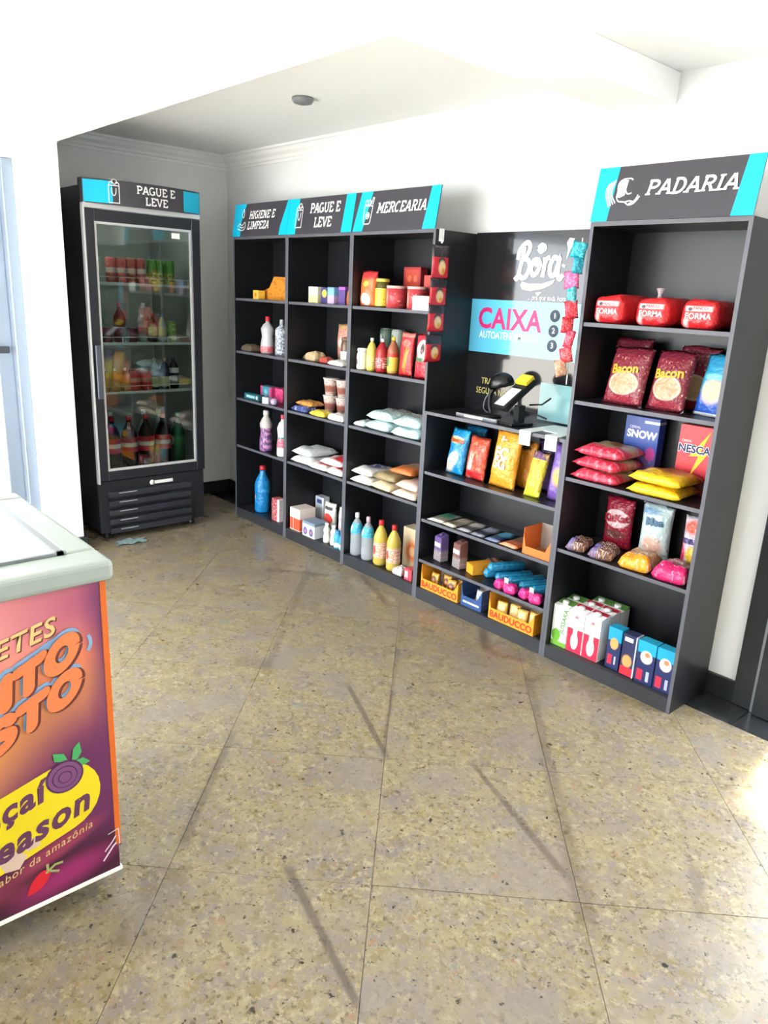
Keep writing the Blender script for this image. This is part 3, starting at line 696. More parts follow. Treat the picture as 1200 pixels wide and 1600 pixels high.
for q in ([(-2.118, .424), (-2.150, .438), (-2.152, .458), (-2.128, .450)], [(-2.112, .424), (-2.106, .455), (-2.092, .468), (-2.088, .440), (-2.098, .425)], [(-2.108, .422), (-2.085, .424), (-2.070, .408), (-2.095, .402)]):
    link('leaf_print', poly([(fx(a), b) for a, b in q], YO-.0005), LEAF, fr)
link('strawberry_print', poly([(fx(-2.235)+a, .118+b) for a, b in smoothpts([(0, 0), (.012, .03), (.035, .05), (.055, .045), (.05, .025), (.03, .005), (0, 0)], 4)], YO-.0003), PRINTR, fr)
link('strawberry_leaf_print', strips([(.003, [(fx(-2.19), .158), (fx(-2.168), .172), (fx(-2.15), .170)]), (.003, [(fx(-2.185), .165), (fx(-2.185), .182)]), (.003, [(fx(-2.180), .160), (fx(-2.16), .150)])], .003, YO-.0004), mat('leaf_pale', (150, 160, 100), .5), fr)
for q in ([(-2.29, .245), (-2.275, .205), (-2.245, .20), (-2.225, .228), (-2.25, .25)], [(-2.235, .258), (-2.225, .237), (-2.195, .24), (-2.20, .268)]): link('fruit_chunk_print', poly([(fx(a), b) for a, b in q], YO-.0003), mat('banana_beige', (205, 180, 160), .5), fr)
link('torn_film', strips([(.0015, [(fx(-2.05), .145), (fx(-2.03), .165), (fx(-2.012), .19)]), (.002, [(fx(-2.055), .12), (fx(-2.03), .15), (fx(-2.012), .165)]), (.001, [(fx(-2.04), .19), (fx(-2.014), .195), (fx(-2.012), .15)])], .002, YO-.0002), mat('torn_white_film', (225, 215, 225), .4), fr)

# ------------------------------------------------------------------ goods
CLEARPL = glassmat('clear_plastic', (225, 232, 235), .10, .08)
def put(o, x, y, z, rz=0.0, rx=0.0): o.location = (x, y, z+.0004); o.rotation_euler = (rx, 0, rz); return o

def carton(name, label, cat, x, y, z, w, d, h, m, rz=0.0, texts=(), group=None, bev=.0015, rx=0.0):
    """printed box; y is its front face. texts: (body, size, mat, tx, tz, bold, rot)"""
    if not texts: return tag(put(link(name, boxes((-w/2, w/2, 0, d, 0, h), bev=bev), m), x, y, z, rz, rx), label, cat, group)
    t = thing(name, label, cat, (x, y, z+.0004), rz, group, rx=rx); b = link('carton', boxes((-w/2, w/2, 0, d, 0, h), bev=bev), m, t)
    for tx in texts: lettering(tx[0], tx[1], tx[2], b, tx[3], -.0008, tx[4], bold=tx[5] if len(tx) > 5 else .02, rot=R(tx[6]) if len(tx) > 6 else 0, sx=tx[7] if len(tx) > 7 else 1)
    return t

def bag(name, label, cat, x, y, z, w, h, t, m, rz=0.0, lean=0.0, texts=(), group=None, seed=None):
    """sealed bag standing on end; y is the middle of its foot"""
    seed = rnd.randint(0, 9999) if seed is None else seed
    me = pillow(w, h, t, seed)
    if not texts: return tag(put(link(name, me, m), x, y, z, rz, -R(lean)), label, cat, group)
    th = thing(name, label, cat, (x, y, z+.0004), rz, group, rx=-R(lean)); b = link('pouch', me, m, th)
    cf = lambda a, c: -.5*t*fprof(min(1, max(0, a/(w*.94)+.5)), min(1, max(0, c/h)))*1.12-.0012
    for tx in texts: lettering(tx[0], tx[1], tx[2], b, tx[3], 0, tx[4], bold=tx[5] if len(tx) > 5 else .02, rot=R(tx[6]) if len(tx) > 6 else 0, sx=tx[7] if len(tx) > 7 else 1, conform=cf)
    return th

def pack(name, label, cat, x, y, z, w, d, t, m, rz=0.0, group=None, rx=0.0, ry=0.0):
    """pack lying flat; x, y its middle"""
    o = link(name, pillow(w, d, t, rnd.randint(0, 9999), flat=True), m); o.location = (x, y, z+.0006); o.rotation_euler = (rx, ry, rz)
    return tag(o, label, cat, group)

def bottle(name, label, cat, x, y, z, d, h, body, cap, lab=None, shape='slim', group=None, capk=.30, lz=(.25, .6)):
    r = d/2; t = thing(name, label, cat, (x, y, z+.0004), 0, group)
    ch = .028 if h > .2 else .016 if h > .1 else .010; hb = h-ch; nr = r*capk
    if shape == 'slim': prof = [(r*.86, 0), (r, .012), (r, hb*.30), (r*.95, hb*.34), (r, hb*.38), (r, hb*.68), (r*.85, hb*.78), (r*.5, hb*.92), (nr, hb*.95), (nr, hb)]
    elif shape == 'waist': prof = [(r*.9, 0), (r, .01), (r*.98, hb*.30), (r*.80, hb*.52), (r*.92, hb*.68), (r*.95, hb*.76), (r*.6, hb*.90), (nr, hb*.94), (nr, hb)]
    elif shape == 'square': prof = [(r*.94, 0), (r, .006), (r, hb*.78), (r*.9, hb*.86), (nr*1.2, hb*.94), (nr, hb)]
    elif shape == 'jar': prof = [(r*.92, 0), (r, .008), (r, hb*.82), (r*.86, hb*.92), (r*.82, hb)]; nr = r*.84
    else: prof = [(r*.86, 0), (r, .012), (r, hb*.36), (r*.96, hb*.40), (r, hb*.44), (r, hb*.64), (r*.92, hb*.72), (r*.68, hb*.82), (r*.40, hb*.91), (nr, hb*.94), (nr, hb)]
    link('bottle_body', lathe(prof, 18), body, t)
    link('cap', lathe([(nr*1.08, 0), (nr*1.12, ch*.2), (nr*1.08, ch*.9), (nr*.9, ch)], 14), cap, t, (0, 0, hb-.001))
    if lab is not None:
        def rad(zz):
            for (ra, za), (rb, zb) in zip(prof, prof[1:]):
                if za <= zz <= zb: return ra+(rb-ra)*(zz-za)/max(1e-6, zb-za)
            return r
        zs_ = [hb*(lz[0]+(lz[1]-lz[0])*k/5) for k in range(6)]
        link('label_band', lathe([(rad(q)+.0008, q) for q in zs_], 18, cap=False), lab, t)
    return t

def can(name, label, cat, x, y, z, d, h, m, group=None):
    r = d/2; t = thing(name, label, cat, (x, y, z+.0004), 0, group)
    link('can_body', lathe([(r*.8, 0), (r, .006), (r, h-.012), (r*.86, h-.003)], 16), m, t)
    link('can_lid', lathe([(r*.87, h-.004), (r*.87, h), (r*.76, h), (r*.72, h-.003)], 16), CHROME, t)
    return t

# --- inside the cooler (lx along the shelf, ly back from the door)
def fw_(lx, ly): return (.093-ly, -.617+lx)
FGR = 'drinks in the cooler'
def fcan(lx, ly, z, m, lab, d=.056, h=.140): x, y = fw_(lx, ly); return can('drink_can', lab, 'can', x, y, z, d, h, m, FGR)
CRED = printmat('can_red', (205, 92, 84), [('r', .5, .5, .6, .10, (235, 200, 190)), ('n', 9, .62, (225, 150, 140))], .3)
CGRN = printmat('can_green', (104, 160, 70), [('r', .5, .25, .6, .22, (205, 200, 110)), ('n', 9, .6, (70, 120, 60))], .3)
CPAL = printmat('can_pale', (190, 196, 190), [('n', 8, .55, (150, 170, 170))], .35)
pos = ['leftmost', 'second', 'third', 'fourth']
fcan(-.255, .10, FS[0], CPAL, 'pale slim can at the left end of the cooler top shelf')
for k, lx in enumerate((-.172, -.119, -.055, .003)): fcan(lx, .09, FS[0], CRED, '%s of four red slim cans on the cooler top shelf' % pos[k])
for k, lx in enumerate((.070, .122, .183)): fcan(lx, .09, FS[0], CGRN, '%s of three green slim cans on the cooler top shelf' % pos[k])
def fbot(lx, ly, z, d, h, body, cap, lab, lb=None, shape='soda', lz=(.25, .6)):
    x, y = fw_(lx, ly); return bottle('drink_bottle', lab, 'bottle', x, y, z, d, h, body, cap, lb, shape, FGR, lz=lz)
COLA = mat('cola_brown_liquid', (30, 18, 18), .12); GRNB = mat('green_bottle', (30, 92, 60), .12); CLR = mat('milky_clear', (170, 178, 176), .2); ORJ = mat('orange_juice', (224, 150, 74), .3); DRK = mat('dark_blue_bottle', (38, 50, 74), .2)
REDC = mat('red_cap', (200, 36, 48), .35); REDL = printmat('red_label_print', (205, 36, 52), [('r', .5, .5, .6, .14, (240, 225, 225), .2)], .4); GRNC = mat('green_cap', (30, 130, 70), .35); PALEL = printmat('pale_label_print', (205, 205, 160), [('n', 10, .55, (150, 160, 100))], .4); BLUC = mat('blue_cap', (40, 90, 190), .35)
fcan(-.21, .10, FS[1], printmat('cup_plum', (130, 50, 66), [('n', 9, .6, (90, 40, 60))], .4), 'leftmost of three short plum tins on the cooler second shelf', .066, .085)
fcan(-.135, .10, FS[1], MATS['cup_plum'], 'middle of three short plum tins on the cooler second shelf', .066, .085)
fcan(-.062, .10, FS[1], MATS['cup_plum'], 'rightmost of three short plum tins on the cooler second shelf', .066, .085)
fbot(.005, .10, FS[1], .056, .16, CLR, WHITEPL, 'milky bottle with dark label in the middle of the cooler second shelf', mat('dark_label', (80, 90, 88), .4))
fbot(.068, .10, FS[1], .056, .165, mat('brown_bottle', (96, 76, 66), .25), REDC, 'brown bottle with red cap on the cooler second shelf', PALEL)
fbot(.128, .10, FS[1], .056, .165, CLR, BLUC, 'milky bottle with blue cap on the cooler second shelf', PALEL)
fcan(.190, .10, FS[1], printmat('can_lime', (150, 180, 90), [('n', 9, .55, (205, 215, 150))], .35), 'lime green can at the right end of the cooler second shelf', .055, .125)
fbot(-.06, .27, FS[1], .07, .22, mat('red_bottle', (150, 60, 60), .25), REDC, 'tall red bottle behind others on the cooler second shelf')
fbot(.09, .27, FS[1], .07, .22, mat('grey_bottle', (130, 138, 140), .25), WHITEPL, 'tall grey bottle behind others on the cooler second shelf', mat('white_label', (220, 222, 220), .4))
for k, lx in enumerate((-.243, -.178, -.118)): fbot(lx, .09, FS[2], .056, .135, ORJ, WHITEPL, '%s of three small orange juice bottles on the cooler third shelf' % pos[k], printmat('juice_label', (232, 170, 60), [('n', 8, .55, (235, 120, 60))], .4), 'square', (.1, .5))
CR2 = printmat('can_bright_red', (214, 60, 50), [('r', .5, .5, .6, .10, (240, 150, 130), .3)], .25)
fcan(-.063, .085, FS[2], CR2, 'left one of two bright red cans on the cooler third shelf', .066, .128); fcan(.008, .085, FS[2], CR2, 'right one of two bright red cans on the cooler third shelf', .066, .128)
for k, lx in enumerate((.070, .135)): fbot(lx, .10, FS[2], .06, .185, DRK, mat('cream_cap', (205, 190, 160), .4), '%s dark bottle with pale yellow label on the cooler third shelf' % ('left' if k == 0 else 'right'), PALEL, 'slim', (.1, .45))
fbot(.198, .11, FS[2], .062, .19, mat('black_bottle', (24, 26, 32), .2), BLACKPL, 'black bottle at the right end of the cooler third shelf', mat('white_label', (220, 222, 220), .4), 'slim', (.55, .72))
for k, lx in enumerate((-.212, -.108, .0, .108)): fbot(lx, .10, .412, .096, .325, COLA, REDC, '%s of four large dark soda bottles with red labels at the cooler bottom' % pos[k], REDL, 'soda', (.36, .66))
fbot(.208, .10, .412, .084, .325, GRNB, GRNC, 'large green soda bottle at the right of the cooler bottom', printmat('green_label_print', (40, 120, 70), [('e', .5, .5, .25, .5, (230, 225, 220)), ('e', .5, .5, .12, .3, (205, 50, 60))], .4), 'soda', (.40, .60))
for k, lx in enumerate((-.16, .05, .15)): fbot(lx, .24, .412, .09, .33, CLR, WHITEPL, '%s of three milky bottles in the back row at the cooler bottom' % pos[k], mat('white_label', (220, 222, 220), .4), 'soda')

# --- bay 1: hygiene and cleaning
t = thing('display_tray', 'orange cardboard display tray on the top shelf of the hygiene unit', 'box', (.30, .09, S[0]+.0004)); OT = printmat('tray_orange', (214, 140, 40), [('n', 6, .58, (190, 110, 40))], .6)
link('tray_side', prism([(-.10, 0), (.14, 0), (.14, .135), (.02, .135), (-.03, .07), (-.10, .05)], 0, .002), OT, t); link('tray_side', prism([(-.10, 0), (.14, 0), (.14, .135), (.02, .135), (-.03, .07), (-.10, .05)], .13, .132), OT, t)
link('tray_floor', boxes((-.10, .14, .002, .13, 0, .002)), OT, t); link('tray_end', boxes((.138, .14, .002, .13, .002, .135)), OT, t); link('tray_end', boxes((-.10, -.098, .002, .13, .002, .05)), OT, t)
carton('small_box', 'tall pink and white small box standing in the orange display tray', 'box', .295, .125, S[0]+.0025, .045, .04, .125, printmat('pb1', (225, 170, 140), [('r', .5, .8, .4, .12, (240, 225, 215)), ('n', 7, .6, (190, 110, 90))]))
carton('small_box', 'small yellow box with orange mark in front of the orange display tray', 'box', .225, .02, S[0], .058, .05, .052, printmat('pb2', (240, 190, 70), [('e', .5, .5, .2, .25, (225, 110, 60))]))
bottle('cleaner_bottle', 'translucent white cleaner bottle with red cap and pink label', 'bottle', .245, .095, S[1], .088, .225, mat('milky_white', (196, 194, 198), .3), REDC, printmat('pinklab', (215, 90, 100), [('n', 8, .55, (225, 180, 185))]), 'waist', lz=(.04, .22))
bottle('cleaner_bottle', 'silvery clear patterned bottle on the second hygiene shelf', 'bottle', .40, .095, S[1], .078, .215, printmat('silvery', (118, 130, 146), [('n', 14, .5, (205, 212, 220)), ('r', .4, .72, .22, .1, (230, 232, 236))], .2), CLR, None, 'square')
pack('sponge_pack', 'brown scouring pad pack lying left of the white cleaner bottle', 'sponge', .105, .065, S[1], .13, .09, .045, mat('pad_brown', (96, 82, 66), .8))
carton('toothpaste_box', 'long flat teal toothpaste box on the third hygiene shelf', 'box', .155, .03, S[2], .17, .04, .038, printmat('teal1', (30, 106, 120), [('r', .45, .5, .3, .2, (180, 215, 220)), ('e', .88, .5, .06, .3, (235, 240, 240))]))
carton('soap_box', 'pink and teal box on the third hygiene shelf', 'box', .185, .12, S[2], .125, .06, .085, printmat('pkt', (70, 150, 175), [('r', .04, .5, .14, .6, (215, 70, 130)), ('r', .98, .5, .14, .6, (215, 70, 130)), ('e', .5, .5, .15, .3, (140, 200, 210))]))
carton('soap_box', 'plain bright pink box beside the upright on the third hygiene shelf', 'box', .335, .12, S[2], .085, .06, .088, printmat('pk2', (220, 60, 120), [('n', 6, .58, (240, 130, 170))]))
carton('small_box', 'tiny white printed box at the front of the third hygiene shelf', 'box', .345, .012, S[2], .055, .03, .042, printmat('wpr', (228, 226, 230), [('n', 14, .54, (70, 66, 84))]), rz=.2)
o = link('cotton_ball_pack', lathe([(.012, 0), (.021, .008), (.024, .022), (.018, .036), (.006, .041)], 14), mat('lilac_wrap', (188, 166, 205), .4)); tag(put(o, .405, .04, S[2]), 'small round lilac pack at the front of the third hygiene shelf', 'pack')
bottle('detergent_bottle', 'purple patterned detergent bottle with grey-white shoulder and cap', 'bottle', .285, .06, S[3], .085, .262, printmat('purp', (96, 70, 126), [('n', 11, .52, (196, 140, 178)), ('r', .5, .84, .6, .2, (196, 190, 186))], .35), mat('offwhite_cap', (205, 200, 194), .4), None, 'waist', capk=.42)
bottle('bleach_bottle', 'white bleach bottle with pink and teal label beside the upright', 'bottle', .472, .06, S[3], .072, .262, WHITEPL, mat('pink_cap', (215, 70, 90), .4), printmat('wpl', (214, 96, 120), [('r', .5, .95, .6, .1, (40, 150, 150)), ('n', 8, .6, (240, 220, 225))]), 'waist', lz=(.24, .52))
bottle('cleaner_bottle', 'bright blue cleaner bottle with red cap on the bottom hygiene shelf', 'bottle', .205, .085, S[4], .104, .315, printmat('bluecl', (28, 130, 196), [('e', .35, .36, .12, .06, (225, 150, 170)), ('n', 5, .6, (60, 160, 220))], .25), REDC, None, 'soda', capk=.36)
carton('small_box', 'red and white box beside the blue cleaner bottle', 'box', .44, .03, S[4], .085, .055, .148, printmat('rw1', (176, 60, 70), [('r', .88, .5, .14, .6, (228, 224, 226)), ('n', 12, .56, (232, 200, 200))]))

# --- bay 2
z = S[0]
carton('small_box', 'white and pale yellow box on the top take-away shelf', 'box', .775, .05, z, .085, .05, .088, printmat('wy', (238, 232, 214), [('r', .5, .25, .6, .25, (240, 228, 150), .5)]))
carton('small_box', 'dark blue box with a yellow patch on the top take-away shelf', 'box', .868, .06, z, .062, .045, .086, printmat('dby', (70, 64, 120), [('e', .5, .62, .35, .25, (215, 190, 90))]))
carton('small_box', 'sky blue and pink box on the top take-away shelf', 'box', .945, .045, z, .058, .045, .088, printmat('sbp', (130, 180, 225), [('r', .5, .25, .6, .22, (225, 170, 205), .3)]))
carton('small_box', 'violet box on the top take-away shelf', 'box', 1.022, .06, z, .055, .045, .094, printmat('vio', (98, 76, 140), [('r', .5, .9, .6, .08, (170, 100, 190))]))
bag('snack_bag', 'small orange bag against the upright on the top take-away shelf', 'bag', 1.108, .05, z, .06, .085, .035, printmat('orb', (222, 104, 40), []), lean=8)
z = S[1]
for k, (xx, yy, w_, d_, t_, cc, la) in enumerate(((.765, .085, .13, .085, .055, (196, 170, 134), 'pale brown bread roll bag on the second take-away shelf'), (.685, .10, .07, .06, .03, (110, 84, 66), 'small dark brown pack left of the bread rolls'), (.885, .075, .085, .06, .035, (176, 78, 66), 'crumpled red and cream snack pack on the second take-away shelf'), (1.045, .06, .16, .10, .032, (226, 224, 206), 'flat white pack at the front of the second take-away shelf'), (.985, .185, .12, .09, .035, (142, 146, 110), 'olive green pack behind the flat white pack'))):
    pack('food_pack', la, 'pack', xx, yy, z, w_, d_, t_, printmat('fp%d' % k, cc, [('n', 6, .58, tuple(min(255, int(v*1.2)) for v in cc))], .4), rz=rnd.uniform(-.3, .3))
bag('food_bag', 'tall kraft and pink printed bag on the second take-away shelf', 'bag', .84, .235, z, .115, .215, .05, printmat('kraft', (214, 158, 140), [('r', .5, .93, .6, .09, (206, 174, 116)), ('n', 16, .55, (190, 100, 96)), ('e', .5, .5, .2, .14, (232, 214, 200))], .5))
bottle('spice_jar', 'glass jar with brown contents and white label beside the upright', 'jar', .985, .135, z, .064, .150, mat('brown_glass', (110, 84, 66), .2), mat('jar_brown_lid', (120, 92, 72), .4), mat('white_label', (220, 222, 220), .4), 'jar', lz=(.05, .55))
z = S[2]
def cup(lab, x, y, z, mt):
    t = thing('instant_soup_cup', lab, 'cup', (x, y, z+.0004), 0, 'instant soup cups')
    link('cup_body', lathe([(.033, 0), (.045, .092), (.047, .096)], 20), mt, t); link('cup_lid', lathe([(.049, .0962), (.049, .101), (.046, .102)], 20), mat('foil_lid', (222, 214, 206), .35), t)
CUPM = printmat('cup_print', (222, 204, 196), [('r', .5, .42, .6, .20, (176, 110, 96), .3), ('n', 12, .6, (150, 90, 80))], .45)
cup('lower cup of the left stack of instant soup cups', .785, .19, z, CUPM); cup('upper cup of the left stack of instant soup cups', .785, .19, z+.103, CUPM)
cup('lower cup of the right stack of instant soup cups', .905, .19, z, CUPM); cup('upper cup of the right stack of instant soup cups', .905, .19, z+.103, CUPM)
for k, (xx, yy, w_, d_, t_, cc, c2, la, zz) in enumerate(((.69, .07, .16, .10, .035, (70, 84, 150), (190, 196, 220), 'blue seasoning pack at the left of the third take-away shelf', 0), (.70, .10, .17, .10, .03, (205, 150, 70), (150, 90, 120), 'orange pack resting on the blue seasoning pack', .034), (.885, .055, .15, .09, .034, (226, 200, 76), (190, 140, 40), 'yellow seasoning pack at the front of the third take-away shelf', 0), (1.055, .055, .15, .09, .04, (232, 230, 226), (205, 200, 196), 'white pack at the front right of the third take-away shelf', 0))):
    pack('seasoning_pack', la, 'pack', xx, yy, z+zz, w_, d_, t_, printmat('sea%d' % k, cc, [('n', 5, .58, c2)], .4, plane='xy'), rz=rnd.uniform(-.12, .12))
z = S[3]
WSUG = printmat('sugar_white', (228, 232, 232), [('n', 4, .62, (150, 172, 176))], .45, plane='xy'); RSUG = printmat('sugar_red', (232, 222, 218), [('r', .60, .42, .30, .30, (205, 48, 60), .15), ('e', .25, .3, .2, .2, (236, 205, 205), .4)], .45, plane='xy')
pack('sugar_pack', 'lower of two white sugar packs at the left of the fourth take-away shelf', 'pack', .712, .13, z, .19, .22, .045, WSUG, .04, 'sugar packs'); pack('sugar_pack', 'upper of two white sugar packs at the left of the fourth take-away shelf', 'pack', .714, .135, z+.049, .19, .22, .045, WSUG, -.03, 'sugar packs')
pack('sugar_pack', 'single red and white sugar pack in the middle of the fourth take-away shelf', 'pack', .895, .11, z, .16, .20, .042, RSUG, .03, 'sugar packs')
pack('sugar_pack', 'lower red and white sugar pack beside the upright on the fourth take-away shelf', 'pack', 1.055, .11, z, .16, .20, .042, RSUG, -.02, 'sugar packs'); pack('sugar_pack', 'upper red and white sugar pack resting on its neighbours', 'pack', 1.00, .125, z+.044, .19, .20, .045, RSUG, .06, 'sugar packs')
z = S[4]
carton('medicine_box', 'white and orange-red box at the left of the bottom take-away shelf', 'box', .668, .022, z, .105, .12, .142, printmat('mb1', (236, 224, 216), [('r', .5, .30, .6, .26, (226, 92, 62)), ('r', .36, .30, .02, .26, (236, 200, 190)), ('n', 14, .68, (205, 90, 80))]))
carton('medicine_box', 'low white and blue box with two round marks', 'box', .825, .012, z, .125, .10, .095, printmat('mb2', (214, 220, 230), [('e', .25, .35, .16, .25, (70, 90, 170)), ('e', .72, .35, .16, .25, (70, 90, 170)), ('e', .25, .35, .08, .12, (220, 120, 120)), ('e', .72, .35, .08, .12, (220, 120, 120)), ('r', .5, .92, .6, .10, (130, 150, 170))]))
carton('medicine_box', 'tall silver grey box at the back of the bottom take-away shelf', 'box', .655, .22, z, .085, .05, .185, printmat('mb3', (186, 194, 202), [('r', .5, .84, .3, .07, (60, 80, 130)), ('r', .95, .5, .1, .6, (226, 228, 230))]))
bag('food_bag', 'white pouch with red patch at the back of the bottom take-away shelf', 'bag', .80, .20, z, .12, .185, .05, printmat('wrp', (226, 224, 218), [('e', .5, .45, .34, .18, (205, 70, 60)), ('n', 12, .66, (60, 60, 60)), ('r', .5, .80, .3, .05, (70, 70, 70))], .4))
bag('food_bag', 'slim white pouch beside the upright on the bottom take-away shelf', 'bag', .93, .19, z, .06, .185, .035, printmat('wsp', (228, 226, 224), [('n', 9, .62, (190, 90, 90))], .4))
bottle('medicine_bottle', 'left one of two small white bottles on the bottom take-away shelf', 'bottle', .962, .05, z, .046, .120, mat('ivory_plastic', (226, 224, 208), .4), WHITEPL, None, 'waist', 'small white bottles', capk=.5)
bottle('medicine_bottle', 'right one of two small white bottles on the bottom take-away shelf', 'bottle', 1.022, .055, z, .046, .120, WHITEPL, WHITEPL, None, 'waist', 'small white bottles', capk=.5)
bottle('medicine_bottle', 'left one of two small sky blue bottles at the shelf front', 'bottle', 1.078, .04, z, .046, .105, mat('sky_blue_plastic', (70, 170, 215), .3), mat('sky_blue_cap', (50, 150, 210), .3), mat('white_label', (220, 222, 220), .4), 'square', 'small sky blue bottles', lz=(.1, .4), capk=.6)
bottle('medicine_bottle', 'right one of two small sky blue bottles at the shelf front', 'bottle', 1.128, .04, z, .046, .105, MATS['sky_blue_plastic'], MATS['sky_blue_cap'], MATS['white_label'], 'square', 'small sky blue bottles', lz=(.1, .4), capk=.6)

# --- bay 3: groceries
z = S[0]
bag('food_bag', 'orange and red bag with a white oval on the top grocery shelf', 'bag', 1.250, .055, z, .122, .178, .06, printmat('obag', (226, 110, 56), [('r', .5, .9, .6, .14, (214, 60, 64), .3), ('e', .48, .2, .3, .17, (238, 228, 214)), ('e', .5, .62, .15, .08, (240, 190, 80))], .4), texts=(), lean=4)
bottle('preserve_jar', 'yellow labelled jar with yellow lid on the top grocery shelf', 'jar', 1.350, .065, z, .074, .142, mat('olive_glass', (92, 84, 40), .2), mat('yellow_lid', (226, 206, 92), .4), printmat('yjar', (232, 204, 70), [('n', 9, .64, (190, 150, 60))]), 'jar', lz=(.06, .74))
TINR = printmat('tin_red', (196, 66, 74), [('r', .28, .5, .12, .35, (226, 150, 140), .4), ('n', 9, .66, (226, 190, 180))], .35)
def tin(lab, x, y, d, h):
    t = thing('milk_powder_tin', lab, 'tin', (x, y, z+.0004), 0, 'red tins'); r = d/2
    link('tin_body', lathe([(r, 0), (r, h*.9)], 24), TINR, t); link('tin_lid', lathe([(r*1.03, h*.88), (r*1.03, h), (r*.95, h)], 24), mat('tin_pink_lid', (226, 180, 178), .4), t)
tin('left one of two round red tins on the top grocery shelf', 1.452, .07, .100, .108); tin('right one of two round red tins on the top grocery shelf, behind the white card', 1.592, .08, .098, .108)
carton('cocoa_box', 'larger dark red box behind the red tins', 'box', 1.425, .195, z, .125, .05, .205, printmat('dred', (160, 40, 46), [('r', .5, .6, .38, .34, (186, 64, 44)), ('e', .35, .72, .12, .08, (215, 110, 70)), ('e', .7, .72, .1, .08, (215, 110, 70))]))
carton('cocoa_box', 'red box half hidden beside the right upright on the top grocery shelf', 'box', 1.60, .15, z, .08, .05, .165, printmat('dred2', (196, 62, 56), [('n', 5, .6, (225, 120, 100))]))
carton('price_card', 'blank white card in front of the right red tin', 'card', 1.69, .008, z, .11, .002, .066, WHITEPL, bev=.0003)
z = S[1]
bottle('sauce_jar', 'short jar of white mayonnaise at the left of the second grocery shelf', 'jar', 1.218, .06, z, .062, .112, mat('mayo', (228, 222, 200), .35), WHITEPL, printmat('mayol', (226, 220, 190), [('e', .35, .5, .14, .3, (120, 120, 110))]), 'jar', lz=(.1, .7))
bottle('sauce_bottle', 'yellow mustard bottle with white cap on the second grocery shelf', 'bottle', 1.292, .06, z, .055, .170, mat('mustard', (226, 200, 96), .35), WHITEPL, printmat('musl', (232, 214, 130), [('n', 9, .6, (170, 120, 60))]), 'slim', lz=(.15, .5))
bottle('sauce_bottle', 'red ketchup bottle with white cap on the second grocery shelf', 'bottle', 1.375, .06, z, .066, .172, mat('ketchup', (166, 36, 44), .3), WHITEPL, printmat('ketl', (190, 60, 66), [('n', 9, .56, (232, 214, 210))]), 'slim', lz=(.15, .5))
bottle('sauce_bottle', 'bottle with yellow cap and yellow and green label on the second grocery shelf', 'bottle', 1.460, .06, z, .060, .186, mat('sauce_brown', (160, 96, 70), .3), PRINTY, printmat('sbl', (220, 184, 66), [('e', .4, .6, .2, .3, (70, 130, 70)), ('r', .5, .9, .6, .1, (190, 60, 50))]), 'slim', lz=(.05, .62))
can('food_can', 'dark green can at the back of the second grocery shelf', 'can', 1.232, .215, z, .076, .215, printmat('dgc', (70, 92, 78), [('e', .4, .8, .12, .08, (190, 196, 190)), ('n', 7, .6, (50, 70, 60))]))
can('food_can', 'pale grey-green can at the back of the second grocery shelf', 'can', 1.325, .215, z, .076, .215, printmat('lgc', (150, 162, 150), [('e', .4, .8, .12, .08, (70, 80, 74)), ('n', 7, .6, (190, 196, 186))]))
bag('sauce_pouch', 'red tomato sauce pouch with yellow streak on the second grocery shelf', 'bag', 1.560, .055, z, .100, .215, .035, printmat('tsp', (196, 44, 48), [('r', .5, .93, .5, .05, (226, 130, 120)), ('r', .55, .40, .10, .26, (226, 150, 60), .4, -20), ('e', .5, .75, .3, .08, (226, 110, 100))], .3), lean=4)
bag('sauce_pouch', 'red and white sauce pouch next to the strip of hanging packs', 'bag', 1.672, .055, z, .095, .215, .035, printmat('rwp', (188, 44, 58), [('e', .55, .62, .36, .24, (232, 228, 224)), ('e', .58, .66, .14, .12, (60, 60, 60)), ('r', .4, .42, .3, .04, (60, 120, 70)), ('n', 9, .64, (225, 150, 150))], .3), lean=4)
z = S[2]
RICE = printmat('rice_pack_print', (178, 214, 216), [('e', .55, .66, .34, .24, (150, 92, 66), .3), ('n', 16, .52, (222, 236, 236)), ('n', 30, .66, (120, 150, 156))], .35, plane='xy')
for k, (xx, yy, zz, la) in enumerate(((1.395, .13, 0, 'lower teal and white rice pack of the left stack'), (1.40, .14, .053, 'upper teal and white rice pack of the left stack'), (1.62, .12, 0, 'lower teal and white rice pack of the right stack'), (1.615, .125, .053, 'upper teal and white rice pack of the right stack'))):
    pack('rice_pack', la, 'pack', xx, yy, z+zz, .205, .215, .050, RICE, rnd.uniform(-.06, .06), 'rice packs')
pack('rice_pack', 'small white pack left of the rice stacks', 'pack', 1.245, .08, z, .09, .11, .03, printmat('smw', (205, 220, 222), [], .4))
z = S[3]
